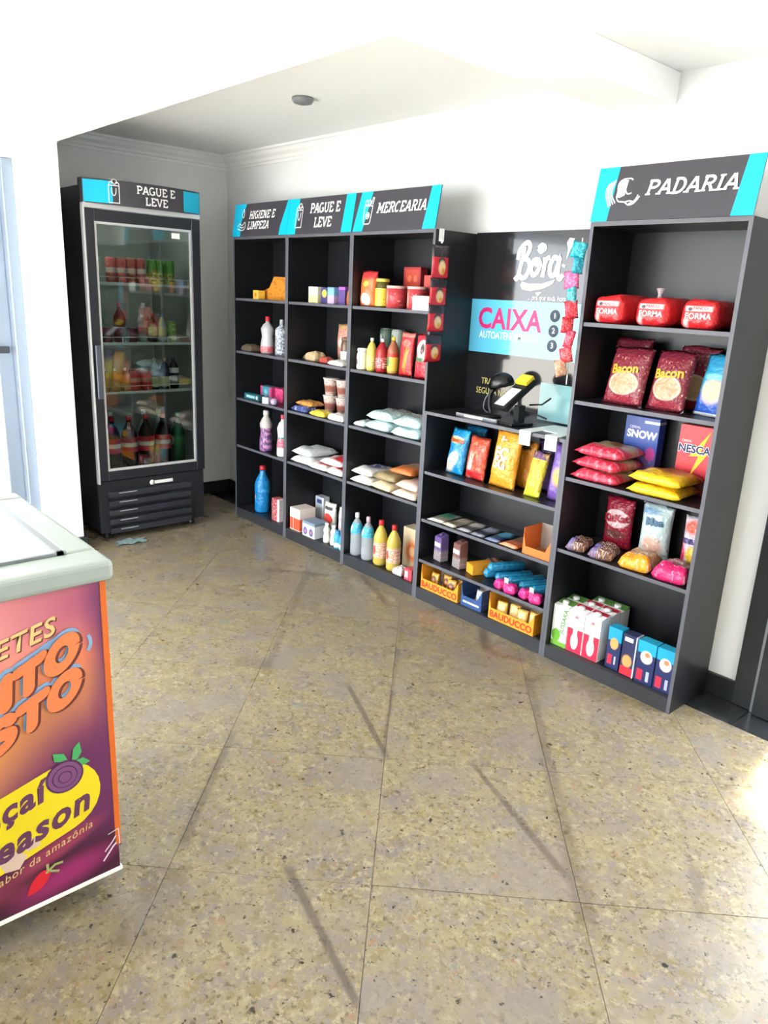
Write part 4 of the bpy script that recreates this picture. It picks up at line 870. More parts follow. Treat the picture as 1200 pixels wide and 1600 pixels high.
for k, (xx, yy, zz, w_, t_, cc, c2, la) in enumerate(((1.285, .12, 0, .175, .04, (232, 226, 214), (60, 64, 110), 'lower white and blue pasta pack at the left of the fourth grocery shelf'), (1.275, .13, .046, .165, .04, (226, 222, 220), (60, 66, 124), 'upper white and blue pasta pack at the left of the fourth grocery shelf'),
        (1.455, .12, 0, .17, .045, (214, 196, 160), (120, 120, 150), 'lower beige pasta pack in the middle of the fourth grocery shelf'), (1.452, .135, .050, .165, .045, (150, 134, 96), (196, 110, 60), 'upper olive and orange pack in the middle of the fourth grocery shelf'),
        (1.64, .11, 0, .18, .040, (228, 206, 190), (120, 80, 66), 'lower cream pack beside the right upright'), (1.655, .12, .045, .175, .045, (226, 196, 180), (116, 76, 62), 'upper cream and brown pack beside the right upright'), (1.545, .17, .100, .17, .035, (216, 122, 66), (180, 150, 120), 'orange pack on top of the middle pasta packs'))):
    pack('pasta_pack', la, 'pack', xx, yy, z+zz, w_, .205, t_, printmat('pas%d' % k, cc, [('e', .5, .62, .36, .26, c2, .35), ('n', 8, .62, tuple(min(255, v+20) for v in cc))], .4, plane='xy'), rnd.uniform(-.08, .08), 'pasta packs')
z = S[4]
WATER = hazy('water_plastic', (200, 208, 214), .5); WLAB = printmat('water_label', (60, 172, 205), [('n', 7, .58, (120, 205, 225)), ('e', .4, .5, .12, .3, (205, 232, 240))], .3)
bottle('water_bottle', 'left one of two water bottles with blue labels on the bottom grocery shelf', 'bottle', 1.228, .058, z, .072, .250, WATER, WHITEPL, WLAB, 'slim', 'water bottles', lz=(.60, .86))
bottle('water_bottle', 'right one of two water bottles with blue labels on the bottom grocery shelf', 'bottle', 1.325, .058, z, .072, .250, WATER, mat('clear_pink_cap', (214, 170, 190), .3), WLAB, 'slim', 'water bottles', lz=(.60, .86))
OIL = mat('golden_oil', (204, 180, 84), .15); OLAB = printmat('oil_label', (222, 160, 130), [('n', 9, .52, (236, 214, 200)), ('e', .4, .5, .14, .3, (200, 60, 60))], .35)
bottle('oil_bottle', 'left one of two golden oil bottles with red caps', 'bottle', 1.425, .066, z, .078, .255, OIL, REDC, OLAB, 'slim', 'oil bottles', lz=(.2, .58), capk=.34); bottle('oil_bottle', 'right one of two golden oil bottles with red caps', 'bottle', 1.532, .066, z, .078, .255, OIL, REDC, OLAB, 'slim', 'oil bottles', lz=(.2, .58), capk=.34)
carton('flour_box', 'cream box with orange blob print behind the oil bottles', 'box', 1.572, .16, z, .135, .08, .225, printmat('cob', (226, 206, 170), [('e', .55, .42, .36, .26, (226, 124, 60), .3), ('e', .55, .42, .16, .12, (236, 190, 150), .3), ('r', .9, .1, .15, .06, (60, 130, 100))]))
pack('small_pack', 'small clear sachet at the front right of the bottom grocery shelf', 'pack', 1.615, .05, z, .08, .07, .045, printmat('clr', (196, 186, 186), [('n', 8, .55, (232, 228, 230))], .25))
carton('small_box', 'small pinkish red box at the front right corner of the bottom grocery shelf', 'box', 1.700, .02, z, .058, .05, .062, printmat('rsm', (206, 70, 84), [('r', .3, .5, .2, .3, (232, 190, 196))]))

# strip of hanging packs on the side of the grocery unit
hs = thing('hanging_clip_strip', 'white clip at the top of the strip of hanging packs', 'clip', (X3, .036, 1.80)); link('clip', boxes((.0006, .004, -.016, .016, -.052, .004), bev=.001), WHITEPL, hs); link('hook', boxes((.004, .010, -.004, .004, -.06, -.045), bev=.001), WHITEPL, hs)
HP = printmat('hanging_pack_print', (206, 40, 52), [('r', .5, .84, .6, .20, (44, 36, 42)), ('e', .52, .50, .2, .14, (70, 58, 70)), ('e', .55, .34, .20, .20, (232, 200, 150), .2, 30), ('e', .62, .22, .1, .1, (226, 150, 60), .3)], .25)
for k, (y_, z_, wh) in enumerate(((.032, 1.585, 'topmost'), (.028, 1.462, 'second from the top'), (.026, 1.345, 'third from the top'), (.018, 1.205, 'lowest'))):
    o = link('hanging_snack_pack', pillow(.115, .128 if k else .145, .016, 40+k), HP); o.location = (X3+.0105, y_, z_); o.rotation_euler = (0, 0, PI/2)
    tag(o, '%s of four red and black packs hanging on the grocery unit side' % wh, 'snack pack', 'hanging red packs')

# --- checkout counter
zc = CZ[0]
t = thing('card_terminal', 'tilted card terminal with white screen and yellow top on the counter', 'card machine', (2.245, .10, zc+.0004), R(-14))
link('stand_foot', rbox(.11, .12, .012, .003), BLACKPL, t); link('stand_post', boxes((-.018, .018, .0, .04, .011, .085), bev=.003), BLACKPL, t)
hd2 = link('terminal_body', boxes((-.045, .045, -.02, .175, -.012, .018), bev=.006, seg=2), BLACKPL, t, (0, -.075, .083), (R(38), 0, 0))
link('screen', boxes((-.034, .034, -.012, .10, .0182, .0196), bev=.0005), mat('white_lit_screen', (232, 238, 246), .25), hd2)
link('yellow_cover', boxes((-.04, .04, .128, .182, .012, .034), bev=.006, seg=2), mat('terminal_yellow', (240, 206, 50), .4), hd2)
link('side_arm', tube([(.03, .03, .06), (.08, .05, .055), (.14, .06, .045)], .004), BLACKPL, t); link('side_arm', tube([(.03, .05, .09), (.09, .07, .10), (.11, .10, .13)], .004), BLACKPL, t)
t = thing('barcode_scanner', 'black barcode scanner with domed head on a curved stand', 'scanner', (2.045, .17, zc+.0004), R(15))
link('scanner_base', lathe([(.05, 0), (.05, .008), (.04, .014), (.016, .018)], 24), BLACKPL, t)
link('scanner_neck', tube(smoothpts([(0, 0, .015), (-.012, 0, .06), (-.006, -.005, .11), (.02, -.01, .145)], 5), .011, 10), BLACKPL, t)
bm = bmesh.new(); bmesh.ops.create_uvsphere(bm, u_segments=20, v_segments=12, radius=1)
for v in bm.verts: v.co = Vector((v.co.x*.062, v.co.y*.045, max(-.35, v.co.z)*.052))
link('scanner_head', finish(bm, 'head', True), mat('scanner_black', (20, 21, 24), .25), t, (.045, -.012, .160), (0, R(-18), 0))
link('cable', tube(smoothpts([(-.01, .01, .12), (-.045, .02, .08), (-.055, .03, .03), (-.03, .05, .004)], 5), .003), GREYPL, t)
t = thing('metal_tray', 'long grey metal rest on the counter in front of the scanner', 'tray', (2.065, .075, zc+.0004)); link('plate', boxes((-.125, .125, -.035, .035, 0, .006), bev=.001), mat('tray_grey', (112, 114, 120), .35, metal=.5), t); link('lip', boxes((-.125, .125, -.035, -.031, .006, .016), bev=.001), MATS['tray_grey'], t); link('price_strip', boxes((-.07, .04, -.0365, -.0352, .002, .010)), WHITEPL, t)
t = thing('white_bracket', 'white metal bracket with two tabs folded over the counter edge', 'bracket', (2.455, .0, zc+.0004))
link('plate', boxes((-.095, .10, .075, .24, 0, .004), (-.095, -.035, -.008, .075, 0, .004), (.04, .10, -.008, .075, 0, .004)), mat('white_enamel', (236, 238, 238), .35), t)
for a in (-.095, .04): link('tab', boxes((a, a+.06, -.010, -.0065, -.058, .004), bev=.0008), MATS['white_enamel'], t)
link('screw', lathe([(.006, 0), (.006, .002)], 10), GREYPL, t, (.06, .18, .004))
# crisp bags
z = CZ[1]
BL1 = printmat('crisp_blue', (22, 132, 190), [('e', .40, .26, .34, .17, (214, 205, 180), .25, 30), ('n', 6, .62, (60, 180, 215)), ('e', .44, .74, .38, .075, (232, 214, 170), .15)], .28)
bag('crisp_bag', 'bright blue crisp bag at the left of the checkout snack shelf', 'bag', 1.912, .085, z, .135, .225, .055, BL1, rz=-.15, lean=10, texts=(('Cheetos', .034, mat('crisp_orange_text', (176, 84, 30), .4), -.008, .166, .035, 0),))
bag('crisp_bag', 'second blue crisp bag leaning behind the bright blue one', 'bag', 1.915, .205, z, .135, .225, .05, printmat('crisp_blue2', (20, 104, 150), [('n', 5, .6, (30, 130, 170))], .3), lean=8)
bag('crisp_bag', 'red crisp bag with white streak between the blue and amber bags', 'bag', 2.045, .085, z, .135, .205, .05, printmat('crisp_red', (200, 72, 50), [('r', .30, .28, .10, .3, (230, 210, 205), .3, -10), ('n', 9, .58, (226, 130, 90)), ('e', .5, .12, .5, .1, (190, 36, 40), .3)], .28), rz=-.1, lean=8)
AMB = printmat('crisp_amber', (236, 158, 46), [('r', .46, .51, .30, .19, (240, 184, 96), .08), ('n', 5, .64, (244, 180, 70))], .3)
CRT = mat('amber_letter_block', (246, 226, 196), .4)
b_ = bag('crisp_bag', 'large amber crisp bag with cream lettering on the checkout snack shelf', 'bag', 2.22, .075, z, .170, .262, .06, AMB, rz=-.12, lean=8, texts=(('EC', .068, CRT, -.006, .158, .04), ('SG', .064, CRT, -.008, .108, .04), ('8~', .034, PRINTW, -.012, .222, .02)))
bag('crisp_bag', 'second amber bag behind the large amber crisp bag', 'bag', 2.275, .150, z, .120, .22, .05, printmat('crisp_amber2', (226, 146, 44), [('e', .5, .84, .25, .05, (90, 70, 50)), ('n', 7, .62, (240, 186, 90))], .3), rz=-.1, lean=8)
bag('crisp_bag', 'slim yellow-green crisp bag leaning at the shelf front', 'bag', 2.400, .065, z, .095, .205, .045, printmat('crisp_lime', (216, 200, 56), [('r', .5, .90, .7, .08, (120, 84, 140)), ('n', 6, .58, (190, 150, 80)), ('e', .5, .05, .6, .12, (225, 225, 60))], .28), rz=-.1, lean=14)
bag('crisp_bag', 'violet crisp bag with golden picture beside the right panel', 'bag', 2.505, .10, z, .105, .25, .05, printmat('crisp_violet', (116, 84, 168), [('e', .55, .42, .3, .16, (226, 180, 90), .3), ('n', 7, .62, (150, 120, 200))], .28), rz=-.05, lean=8)
bag('crisp_bag', 'dark purple crisp bag behind the slim yellow-green bag', 'bag', 2.360, .20, z, .11, .235, .05, printmat('crisp_plum', (66, 46, 88), [('e', .5, .9, .5, .06, (110, 84, 150))], .28), lean=4)
# chocolate bars lying on the next shelf
z = CZ[2]
def bar(k, x, y, w_, d_, cc, c2, la, rz=0.0, zz=0):
    o = link('chocolate_bar', pillow(w_, d_, .014, 300+k, flat=True, nx=8, nz=8), printmat('choc%d' % k, cc, [('e', .5, .62, .4, .22, c2, .3), ('r', .5, .06, .6, .07, tuple(min(255, v+70) for v in cc))], .3, plane='xy')); put(o, x, y, z+.0002+zz, rz)
    tag(o, la, 'chocolate bar', 'chocolate bars')
bar(0, 1.865, .10, .10, .17, (150, 146, 132), (60, 150, 120), 'leftmost chocolate bar, silver with green front', .1)
bar(1, 1.965, .10, .085, .17, (126, 118, 104), (190, 180, 160), 'beige grey chocolate bar second from the left', -.05)
bar(2, 2.055, .10, .085, .17, (84, 80, 84), (205, 200, 200), 'dark grey chocolate bar with white print, third from the left', .06)
bar(3, 2.145, .10, .085, .17, (52, 54, 66), (150, 156, 176), 'charcoal chocolate bar in the middle of the row', .02)
bar(4, 2.235, .10, .085, .17, (40, 54, 84), (70, 160, 200), 'navy chocolate bar with light blue edge', .05)
bar(5, 2.335, .10, .105, .17, (176, 92, 50), (110, 60, 40), 'orange brown chocolate bar next to the orange tray', -.03)
def tray(name, label, cat, x, y, z, w, d, h, lowh, m, inner, texts=(), notch=.2, group=None):
    """open-fronted shelf carton: high back and sides that drop to a low front"""
    t = thing(name, label, cat, (x, y, z+.0004), 0, group)
    f = link('tray_front', prism([(-w/2, 0), (w/2, 0), (w/2, h*.8), (w/2-w*notch, lowh), (-w/2+w*notch*.5, lowh), (-w/2, h*.8)], 0, .0018), m, t)
    for s in (-1, 1): link('tray_side', boxes((s*w/2-.0009, s*w/2+.0009, .0018, d, 0, h*.8 if s > 0 else h)), m, t)
    link('tray_back', boxes((-w/2, w/2, d-.0018, d, 0, h)), inner, t); link('tray_floor', boxes((-w/2, w/2, .0018, d-.0018, 0, .0016)), inner, t)
    for tx in texts: lettering(tx[0], tx[1], tx[2], f, tx[3], -.0008, tx[4], bold=.035, sx=tx[5] if len(tx) > 5 else 1)
    return t
INN = mat('grey_cardboard_inside', (168, 158, 146), .8)
tray('display_tray', 'small orange open carton at the right of the chocolate bars', 'box', 2.495, .015, z, .150, .13, .118, .035, mat('orange_carton', (240, 120, 48), .5), INN)
bar(6, 2.47, .075, .07, .10, (120, 70, 50), (160, 100, 60), 'brown bar inside the small orange carton', 0, .002)
# drinks and treats below
z = CZ[3]
for xx, cc, la in ((1.865, (104, 84, 140), 'purple chocolate drink carton beside the left panel'), (1.995, (126, 82, 76), 'brown chocolate drink carton next to the purple one')):
    m_ = printmat('drink%d' % cc[0], cc, [('r', .5, .62, .4, .08, (220, 214, 220)), ('r', .5, .2, .6, .2, (150, 140, 140), .3), ('n', 9, .66, (190, 180, 190))], .35)
    t = thing('drink_carton', la, 'drink', (xx, .055, z+.0004), R(-12), 'chocolate drinks'); b = link('carton_body', boxes((-.032, .032, 0, .052, 0, .143), bev=.006, seg=2), m_, t)
    for v in b.data.vertices:
        if v.co.z > .1: v.co.z -= .016*(1-(v.co.y/.052)); v.co.x *= .9
    link('carton_cap', lathe([(.010, 0), (.010, .008), (.008, .009)], 12), mat('drink_top%d' % cc[0], tuple(int(v*.8) for v in cc), .4), t, (0, .028, .134), (R(17), 0, 0))
carton('wafer_pack', 'small amber wafer box beside the brown drink carton', 'box', 2.085, .06, z, .065, .12, .05, printmat('wafer', (240, 166, 48), [('n', 6, .62, (225, 130, 50))]), rz=-.35)
pack('biscuit_pack', 'orange and brown biscuit pack behind the blue tubes', 'pack', 2.10, .228, z, .10, .07, .045, printmat('bisc', (190, 110, 60), [('n', 6, .55, (90, 110, 130))], .35), .0)
TUB = printmat('tube_blue', (30, 130, 175), [('n', 8, .58, (70, 170, 205)), ('r', .5, .1, .6, .08, (30, 90, 140))], .3)
for k, (xx, yy, a, zz, la) in enumerate(((2.205, .165, -.42, 0, 'leftmost blue biscuit roll'), (2.275, .168, -.42, 0, 'second blue biscuit roll'), (2.345, .17, -.42, 0, 'third blue biscuit roll'), (2.415, .17, -.42, 0, 'fourth blue biscuit roll'), (2.485, .17, -.42, 0, 'fifth blue biscuit roll, nearest the right panel'), (2.24, .150, -.42, .043, 'blue biscuit roll lying on top of the others'))):
    me = lathe([(.004, -.10), (.020, -.088), (.023, -.083), (.023, .083), (.020, .088), (.004, .10)], 14)
    for v in me.vertices: v.co = Vector((v.co.x, v.co.z, v.co.y+.023))
    o = link('biscuit_roll', me, TUB); put(o, xx, yy, z+zz, a); tag(o, la + ' on the checkout sweets shelf', 'biscuit roll', 'blue biscuit rolls')
def bow_pack(x, y, z, rz, la):
    t = thing('bow_sweet', la, 'sweet', (x, y, z+.0004), rz, 'pink bow sweets'); MP = printmat('bow_pink', (222, 40, 130), [('n', 7, .6, (240, 110, 180))], .3)
    for s in (-1, 1): link('bow_loop', pillow(.062, .05, .045, 70+s, flat=True, nx=8, nz=8), MP, t, (s*.034, 0, .0), (0, 0, s*.3))
    link('bow_knot', lathe([(.008, 0), (.014, .012), (.010, .034), (.004, .04)], 12), MP, t); link('paper_tag', boxes((-.012, .012, -.001, .001, .03, .062), bev=.0004), WHITEPL, t)
bow_pack(2.335, .034, z, -.1, 'left one of two pink bow-wrapped sweets lying at the shelf edge'); bow_pack(2.480, .034, z, -.1, 'right one of two pink bow-wrapped sweets lying at the shelf edge')
z = CZ[4]
BAU = mat('amber_carton', (244, 160, 40), .5); BRED = mat('carton_red_letters', (214, 50, 30), .5)
def cookie(x, y, zz, rz, la, m, lean=0):
    o = link('wrapped_cookie', pillow(.06, .085, .022, rnd.randint(0, 999), nx=8, nz=8), m); put(o, x, y, zz, rz, -R(lean)); tag(o, la, 'cookie', 'wrapped cookies in cartons')
COO = printmat('cookie_wrap', (236, 172, 70), [('e', .5, .5, .36, .3, (96, 56, 40), .2), ('e', .5, .5, .16, .13, (190, 120, 60), .2)], .3); COW = printmat('cookie_wrap2', (240, 190, 96), [('r', .5, .5, .3, .3, (246, 214, 150), .2), ('n', 7, .66, (205, 120, 60))], .3)
tray('display_carton', 'left amber open carton reading BAUDUCCO on the bottom checkout shelf', 'box', 1.935, .012, z, .255, .15, .125, .052, BAU, INN, (('BAUDUCCO', .044, BRED, 0, .024, 1.0),), .1, 'amber display cartons')
for k, xx in enumerate((1.865, 1.925, 1.985, 2.025)): cookie(xx, .045+.03*(k % 2), z+.003, .1*(k-1), '%s wrapped cookie in the left amber carton' % ['leftmost', 'second', 'third', 'fourth'][k], COO, 10)
tray('display_carton', 'dark blue open carton between the two amber cartons', 'box', 2.145, .02, z, .130, .14, .128, .05, printmat('blue_carton', (40, 76, 134), [('r', .5, .22, .4, .05, (205, 215, 230)), ('n', 7, .62, (70, 110, 170))], .45), INN)
cookie(2.165, .06, z+.003, 0, 'white wrapped cookie inside the dark blue carton', printmat('cookie_white', (205, 208, 214), [('n', 7, .6, (90, 110, 150))], .3), 8)
tray('display_carton', 'right amber open carton reading BAUDUCCO below the pink sweets', 'box', 2.395, .012, z, .262, .15, .125, .052, BAU, INN, (('BAUDUCCO', .044, BRED, 0, .024, 1.0),), .1, 'amber display cartons')
for k, xx in enumerate((2.315, 2.375, 2.435, 2.485)): cookie(xx, .045+.02*(k % 2), z+.003, .15, '%s wrapped cookie in the right amber carton' % ['leftmost', 'second', 'third', 'fourth'][k], COW, 6)

# sweets strip hanging beside the bakery unit
SW = [((20, 160, 180), 'topmost teal'), ((16, 150, 175), 'second teal'), ((226, 96, 150), 'upper pink'), ((40, 150, 160), 'third teal'), ((214, 40, 60), 'upper red'), ((206, 44, 56), 'second red'), ((200, 36, 66), 'third red'), ((220, 50, 60), 'fourth red'), ((205, 150, 120), 'lowest cream and red')]
for k, (cc, la) in enumerate(SW):
    zz = 1.700-.056*k; rs = random.Random(900+k); o = link('hanging_sweet_pack', pillow(rs.uniform(.042, .060), rs.uniform(.058, .070), .028, 500+k, nx=8, nz=8), printmat('sw%d' % k, cc, [('n', 5, .55, tuple(min(255, v+60) for v in cc)), ('n', 11, .66, (235, 225, 225))], .3)); o.location = (X4-.032+.010*math.sin(k*2.1), -.020, zz-.03); o.rotation_euler = (0, rs.uniform(-.35, .35), R(35)+.6*math.sin(k*1.7))
    tag(o, la + ' sweet pack on the strip hanging at the bakery unit edge', 'sweet pack', 'hanging sweet packs')
o = link('hanging_strip', boxes((X4-.030, X4-.026, -.0015, 0, 1.19, 1.745)), mat('strip_card', (205, 205, 205), .5)); tag(o, 'narrow strip carrying the sweet packs at the bakery unit edge', 'strip')

# --- bakery unit
z = PZ[0]
BRM = printmat('bread_bag_red', (206, 40, 46), [('r', .5, .68, .34, .08, (236, 222, 218), .12), ('e', .28, .66, .06, .06, (60, 40, 50)), ('e', .2, .2, .06, .16, (236, 190, 186), .6)], .28)
for k, (xx, la) in enumerate(((2.690, 'left one of three red sliced-bread bags on the bakery top shelf'), (2.872, 'middle one of three red sliced-bread bags, with a gathered neck, on the bakery top shelf'), (3.052, 'right one of three red sliced-bread bags on the bakery top shelf'))):
    t = thing('bread_bag', la, 'bread', (xx, .025, z+.0004), .05*(k-1), 'red bread bags'); w_ = .135
    bm = bmesh.new(); bbox(bm, -w_/2, w_/2, 0, .22, 0, .104, bev=.028, seg=4)
    for v in bm.verts: v.co.x *= 1-.22*max(0, (v.co.z-.06)/.05)*.5; v.co.z += .006*math.sin(v.co.x*60+k)*(1 if v.co.z > .05 else 0)
    b = link('loaf_bag', finish(bm, 'loaf', True), BRM, t); lettering('FORMA', .028, PRINTW, b, 0, -.0012, .044, bold=.01); lettering('PANCO', .015, PRINTR, b, .006, -.0012, .071, bold=.02)
    if k == 1: link('gathered_neck', lathe([(.012, .098), (.006, .112), (.016, .135), (.004, .137)], 12), hazy('clear_film', (190, 170, 176), .6), t, (.0, .05, 0))
z = PZ[1]
BAC = printmat('bacon_bag_print', (128, 42, 58), [('e', .5, .36, .34, .20, (232, 214, 200), .04), ('e', .5, .36, .325, .188, (190, 150, 116), .15), ('n', 16, .66, (216, 180, 150), .04), ('r', .5, .90, .6, .06, (112, 36, 52), .3), ('e', .5, .10, .4, .06, (150, 44, 60), .4)], .22)
GOLD = mat('bacon_gold_letters', (236, 170, 44), .4)
bag('snack_bag', 'left maroon bacon snack bag at the front of the bakery second shelf', 'bag', 2.775, .07, z, .190, .225, .06, BAC, rz=-.12, lean=12, texts=(('Bacon', .048, GOLD, .0, .135, .03, 6),), group='bacon snack bags')
bag('snack_bag', 'right maroon bacon snack bag at the front of the bakery second shelf', 'bag', 2.950, .08, z, .165, .225, .06, BAC, rz=-.1, lean=12, texts=(('Bacon', .048, GOLD, .0, .135, .03, 6),), group='bacon snack bags')
bag('snack_bag', 'maroon bacon snack bag standing behind the left front one', 'bag', 2.720, .19, z, .17, .25, .05, BAC, lean=4, texts=(('Bacon', .046, GOLD, -.0, .145, .03, 6),), group='bacon snack bags')
bag('snack_bag', 'maroon bacon snack bag behind, next to the blue bag', 'bag', 3.00, .20, z, .16, .24, .05, BAC, lean=2, group='bacon snack bags')
bag('snack_bag', 'blue bread snack bag leaning at the right of the bakery second shelf', 'bag', 3.105, .105, z, .135, .225, .05, printmat('bluebread', (52, 148, 190), [('r', .5, .18, .7, .18, (36, 84, 176), .15), ('e', .55, .40, .32, .19, (222, 190, 150), .25), ('e', .5, .62, .3, .05, (120, 200, 215), .3), ('r', .5, .03, .6, .025, (225, 230, 235))], .25), rz=-.25, lean=12)
z = PZ[2]
carton('cereal_box', 'dark blue cereal box reading SNOW at the back of the bakery third shelf', 'box', 2.805, .205, z, .150, .05, .262, printmat('snowbox', (32, 70, 158), [('r', .5, .25, .6, .20, (72, 44, 96), .6), ('e', .82, .45, .14, .10, (176, 50, 130), .2), ('r', .78, .93, .22, .02, (220, 226, 235)), ('n', 10, .68, (60, 100, 190))], .35),
       texts=(('SNOW', .042, PRINTW, .002, .190, .04), ('CEREAL', .014, PRINTW, -.03, .218, .0)))
nb = carton('cereal_box', 'red cereal box with yellow flash reading NESCAU at the back of the bakery third shelf', 'box', 3.048, .205, z, .165, .05, .262, printmat('nesbox', (210, 44, 56), [('e', .5, .12, .5, .14, (116, 50, 50), .4), ('n', 9, .7, (226, 90, 90)), ('r', .9, .9, .08, .05, (236, 230, 230))], .35),
       texts=(('NESCAU', .041, PRINTW, -.002, .170, .075), ('NESCAU', .041, PRINTB, -.002, .1702, .03), ('CEREAL', .012, PRINTW, -.05, .200, .0)))
for o_ in [c for c in COL.objects if c.name.startswith('lettering')][-2:-1]:
    for v in o_.data.vertices: v.co.y -= .0006
link('lightning_print', poly([(.040, .248), (-.034, .142), (.004, .148), (-.022, .062), (.044, .170), (.010, .164)], -.0004), PRINTY, nb.children[0])
RED3 = printmat('biscuit_red_print', (206, 48, 74), [('n', 10, .58, (232, 130, 145)), ('e', .5, .6, .46, .36, (190, 168, 130), .15), ('e', .5, .6, .38, .28, (206, 190, 150), .2), ('e', .6, .6, .2, .16, (140, 84, 60), .4)], .28, plane='xy')
for k, la in enumerate(('bottom', 'middle', 'top')): pack('biscuit_pack', la + ' pack of three red biscuit packs stacked on the bakery third shelf', 'pack', 2.725+.004*k, .115, z+.051*k, .215, .20, .046, RED3, [.04, -.05, .02][k], 'red biscuit packs')
YEL2 = printmat('biscuit_yellow_print', (244, 196, 34), [('e', .55, .62, .34, .26, (200, 120, 60), .3), ('n', 8, .68, (240, 220, 120)), ('r', .5, .95, .6, .2, (150, 70, 50), .4)], .28, plane='xy')
for k, la in enumerate(('lower', 'upper')): pack('biscuit_pack', la + ' one of two yellow biscuit packs on the bakery third shelf', 'pack', 2.985+.006*k, .105, z+.047*k, .215, .19, .044, YEL2, [.06, -.03][k], 'yellow biscuit packs')
z = PZ[3]
bag('sweet_pouch', 'maroon pouch reading KitKat at the back of the bakery fourth shelf', 'bag', 2.755, .215, z, .140, .225, .06, printmat('kkp', (150, 28, 52), [('e', .5, .60, .40, .17, (226, 190, 196), .06), ('e', .5, .30, .36, .09, (110, 60, 60), .3), ('n', 12, .7, (215, 150, 165))], .22), texts=(('KitKat', .044, mat('kk_red', (160, 26, 46), .4), 0, .138, .04, 6),))
bag('sweet_pouch', 'pale blue pouch reading Mea at the back of the bakery fourth shelf', 'bag', 2.925, .215, z, .140, .235, .06, printmat('meap', (186, 205, 206), [('e', .5, .26, .32, .18, (214, 170, 150), .3), ('e', .3, .86, .3, .06, (120, 160, 190), .4), ('n', 6, .64, (210, 222, 220))], .3), texts=(('Mea', .046, mat('mea_blue', (50, 96, 130), .4), .002, .165, .03, 6),))
bag('sweet_pouch', 'small pouch with mixed red, white and yellow print by the right panel', 'bag', 3.085, .21, z, .085, .225, .045, printmat('mixp', (206, 196, 205), [('e', .5, .80, .4, .12, (214, 80, 50), .3), ('r', .5, .55, .5, .05, (70, 60, 120)), ('e', .62, .30, .3, .16, (232, 190, 60), .2), ('e', .1, .3, .2, .2, (200, 40, 90), .3), ('n', 9, .66, (236, 226, 226)), ('r', .5, .08, .6, .1, (90, 40, 60), .3)], .28))
FILM = printmat('cookie_film', (112, 74, 58), [('n', 9, .56, (190, 140, 90)), ('n', 18, .60, (205, 205, 225)), ('e', .2, .3, .2, .3, (120, 110, 170), .4)], .15, plane='xy')
for k, (xx, yy, w_, t_, la) in enumerate(((2.668, .08, .085, .05, 'leftmost clear bag of brown cookies on the bakery fourth shelf'), (2.79, .075, .105, .055, 'second clear bag of brown cookies on the bakery fourth shelf'))):
    pack('cookie_bag', la, 'bag', xx, yy, z, w_, .13, t_, FILM, .25, 'clear cookie bags')
pack('cookie_bag', 'cookie bag with amber front edge on the bakery fourth shelf', 'bag', 2.945, .085, z, .135, .145, .065, printmat('ambc', (196, 150, 110), [('r', .4, .10, .7, .18, (244, 160, 36), .1, -8), ('n', 9, .60, (226, 206, 180))], .18, plane='xy'), .12)
pack('cookie_bag', 'cookie bag with pink front edge at the right of the bakery fourth shelf', 'bag', 3.095, .080, z, .140, .140, .068, printmat('pinc', (150, 96, 100), [('r', .5, .16, .7, .24, (226, 40, 110), .1, -6), ('n', 9, .62, (216, 180, 190))], .18, plane='xy'), .1)
z = PZ[4]
def milk(x, y, m, la, capm=WHITEPL, texts=()):
    w_, d_, h_ = .076, .066, .198; t = thing('milk_carton', la, 'carton', (x, y, z+.0004), 0, 'milk cartons'); b = link('carton_body', prism([(-w_/2, 0), (w_/2, 0), (w_/2, h_), (-w_/2, h_)], 0, d_), m, t)
    for v in b.data.vertices:
        if v.co.z > .1 and v.co.y < .01: v.co.z -= .012
    link('screw_cap', lathe([(.0145, 0), (.0145, .012), (.012, .014)], 16), capm, t, (0, .030, .1905))
    for tx in texts: lettering(tx[0], tx[1], tx[2], b, tx[3], -.0008, tx[4], bold=.02, rot=R(tx[5]))
MG = printmat('milk_green', (238, 240, 236), [('r', .5, .99, .6, .03, (96, 150, 70)), ('e', .32, .24, .30, .15, (110, 180, 50), .05), ('e', .75, .12, .2, .14, (240, 244, 238), .1), ('r', .5, .03, .6, .08, (120, 180, 60), .2)], .4)
MR = printmat('milk_red', (240, 240, 242), [('r', .5, .27, .49, .27, (214, 40, 74), .01), ('e', .5, .26, .24, .19, (240, 228, 228), .05), ('r', .5, .45, .14, .12, (240, 232, 232), .05), ('r', .5, .99, .49, .012, (200, 40, 64), .01), ('e', .5, .82, .12, .035, (226, 120, 130), .2)], .4)
GRL = mat('milk_green_letters', (80, 140, 50), .4)
milk(2.648, .030, MG, 'front green and white milk carton reading JUSSARA', texts=(('JUSSARA', .030, GRL, .020, .120, 82),))
milk(2.728, .030, MR, 'left one of two front red and white milk cartons'); milk(2.808, .030, MR, 'right one of two front red and white milk cartons')
milk(2.648, .105, MG, 'back green milk carton at the left of the bottom bakery shelf'); milk(2.728, .105, MR, 'back red milk carton behind the front red ones'); milk(2.808, .105, MR, 'back red milk carton at the right of the back row', ); milk(2.728, .180, MG, 'rearmost green milk carton, left one of two'); milk(2.808, .180, MG, 'rearmost green milk carton, right one of two')
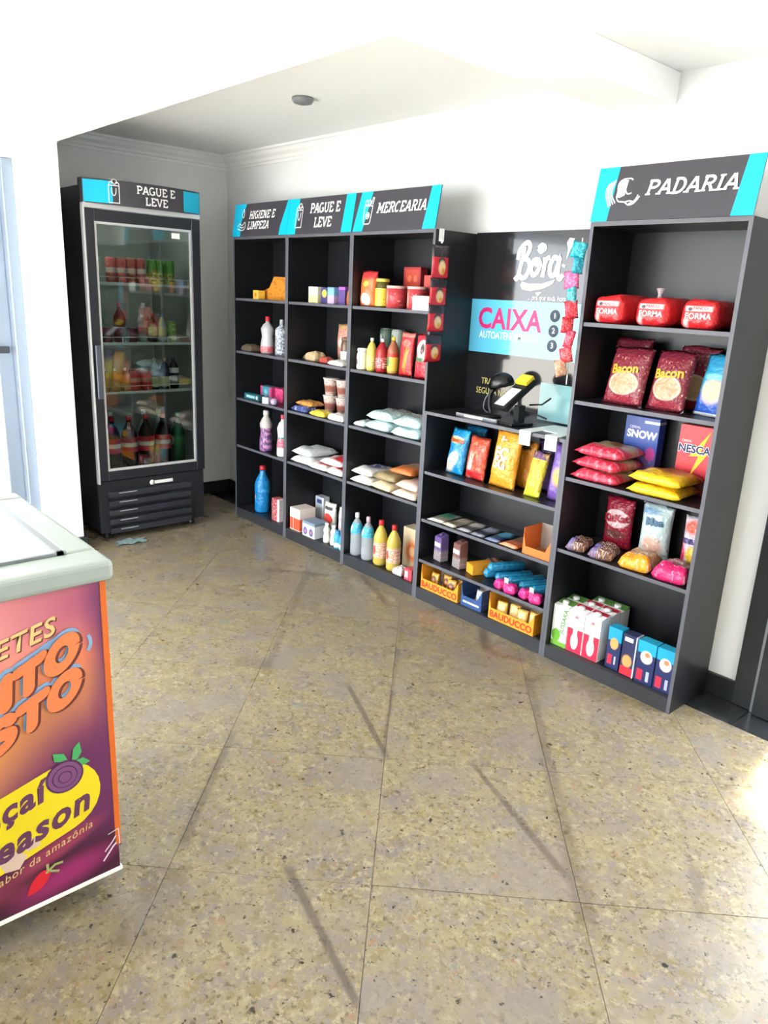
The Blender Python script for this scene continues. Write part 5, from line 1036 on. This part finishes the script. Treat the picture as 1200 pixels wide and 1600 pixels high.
CK1 = printmat('cookie_box1', (34, 46, 96), [('r', .5, .86, .6, .18, (30, 160, 205), .05), ('e', .5, .62, .30, .14, (226, 170, 100), .1), ('r', .30, .22, .16, .12, (214, 44, 70)), ('r', .68, .22, .06, .10, (190, 196, 220))], .35)
CK2 = printmat('cookie_box2', (38, 44, 84), [('r', .42, .88, .3, .05, (214, 218, 230)), ('e', .45, .36, .34, .15, (226, 160, 96), .15), ('r', .4, .12, .5, .10, (210, 44, 60)), ('r', .97, .5, .06, .6, (200, 205, 220))], .35)
CK3 = printmat('cookie_box3', (34, 46, 96), [('r', .5, .88, .6, .16, (30, 165, 205), .05), ('e', .52, .64, .32, .15, (236, 224, 210), .1), ('e', .56, .70, .15, .06, (205, 130, 90), .3), ('r', .26, .20, .16, .13, (214, 44, 70)), ('r', .70, .20, .08, .12, (180, 186, 215))], .35)
for (xx, yy, w_, m_, la) in ((2.912, .035, .062, CK1, 'cookie box with a single golden cookie, next to the milk cartons'), (2.985, .025, .062, CK2, 'navy cookie box without the cyan band, second from the milk cartons'), (3.062, .022, .078, CK3, 'third cookie box with cyan band and cream topping'), (3.143, .022, .076, CK3, 'fourth cookie box with cyan band, against the right panel')):
    carton('cookie_box', la, 'box', xx, yy, z, w_, .05, .180, m_, group='cookie boxes')

# rag on the floor by the cooler
bm = bmesh.new(); n = 14; G = [[bm.verts.new((.17*(i/n-.5)*(1+.1*math.sin(j)), .075*(j/n-.5)*(1+.2*math.sin(i*1.3)), .012+.010*math.sin(i*1.1+j*.7)*math.cos(j*1.4+i*.3))) for i in range(n+1)] for j in range(n+1)]
for j in range(n):
    for i in range(n): bm.faces.new((G[j][i], G[j][i+1], G[j+1][i+1], G[j+1][i]))
bmesh.ops.solidify(bm, geom=bm.faces[:], thickness=.004)
o = link('floor_rag', finish(bm, 'rag', True), mat('pale_blue_cloth', (178, 206, 210), .9)); zmin = min(v.co.z for v in o.data.vertices); o.location = (.175, -.82, -zmin+.001); o.rotation_euler = (0, 0, R(80)); tag(o, 'crumpled pale blue rag on the floor at the foot of the cooler', 'rag')
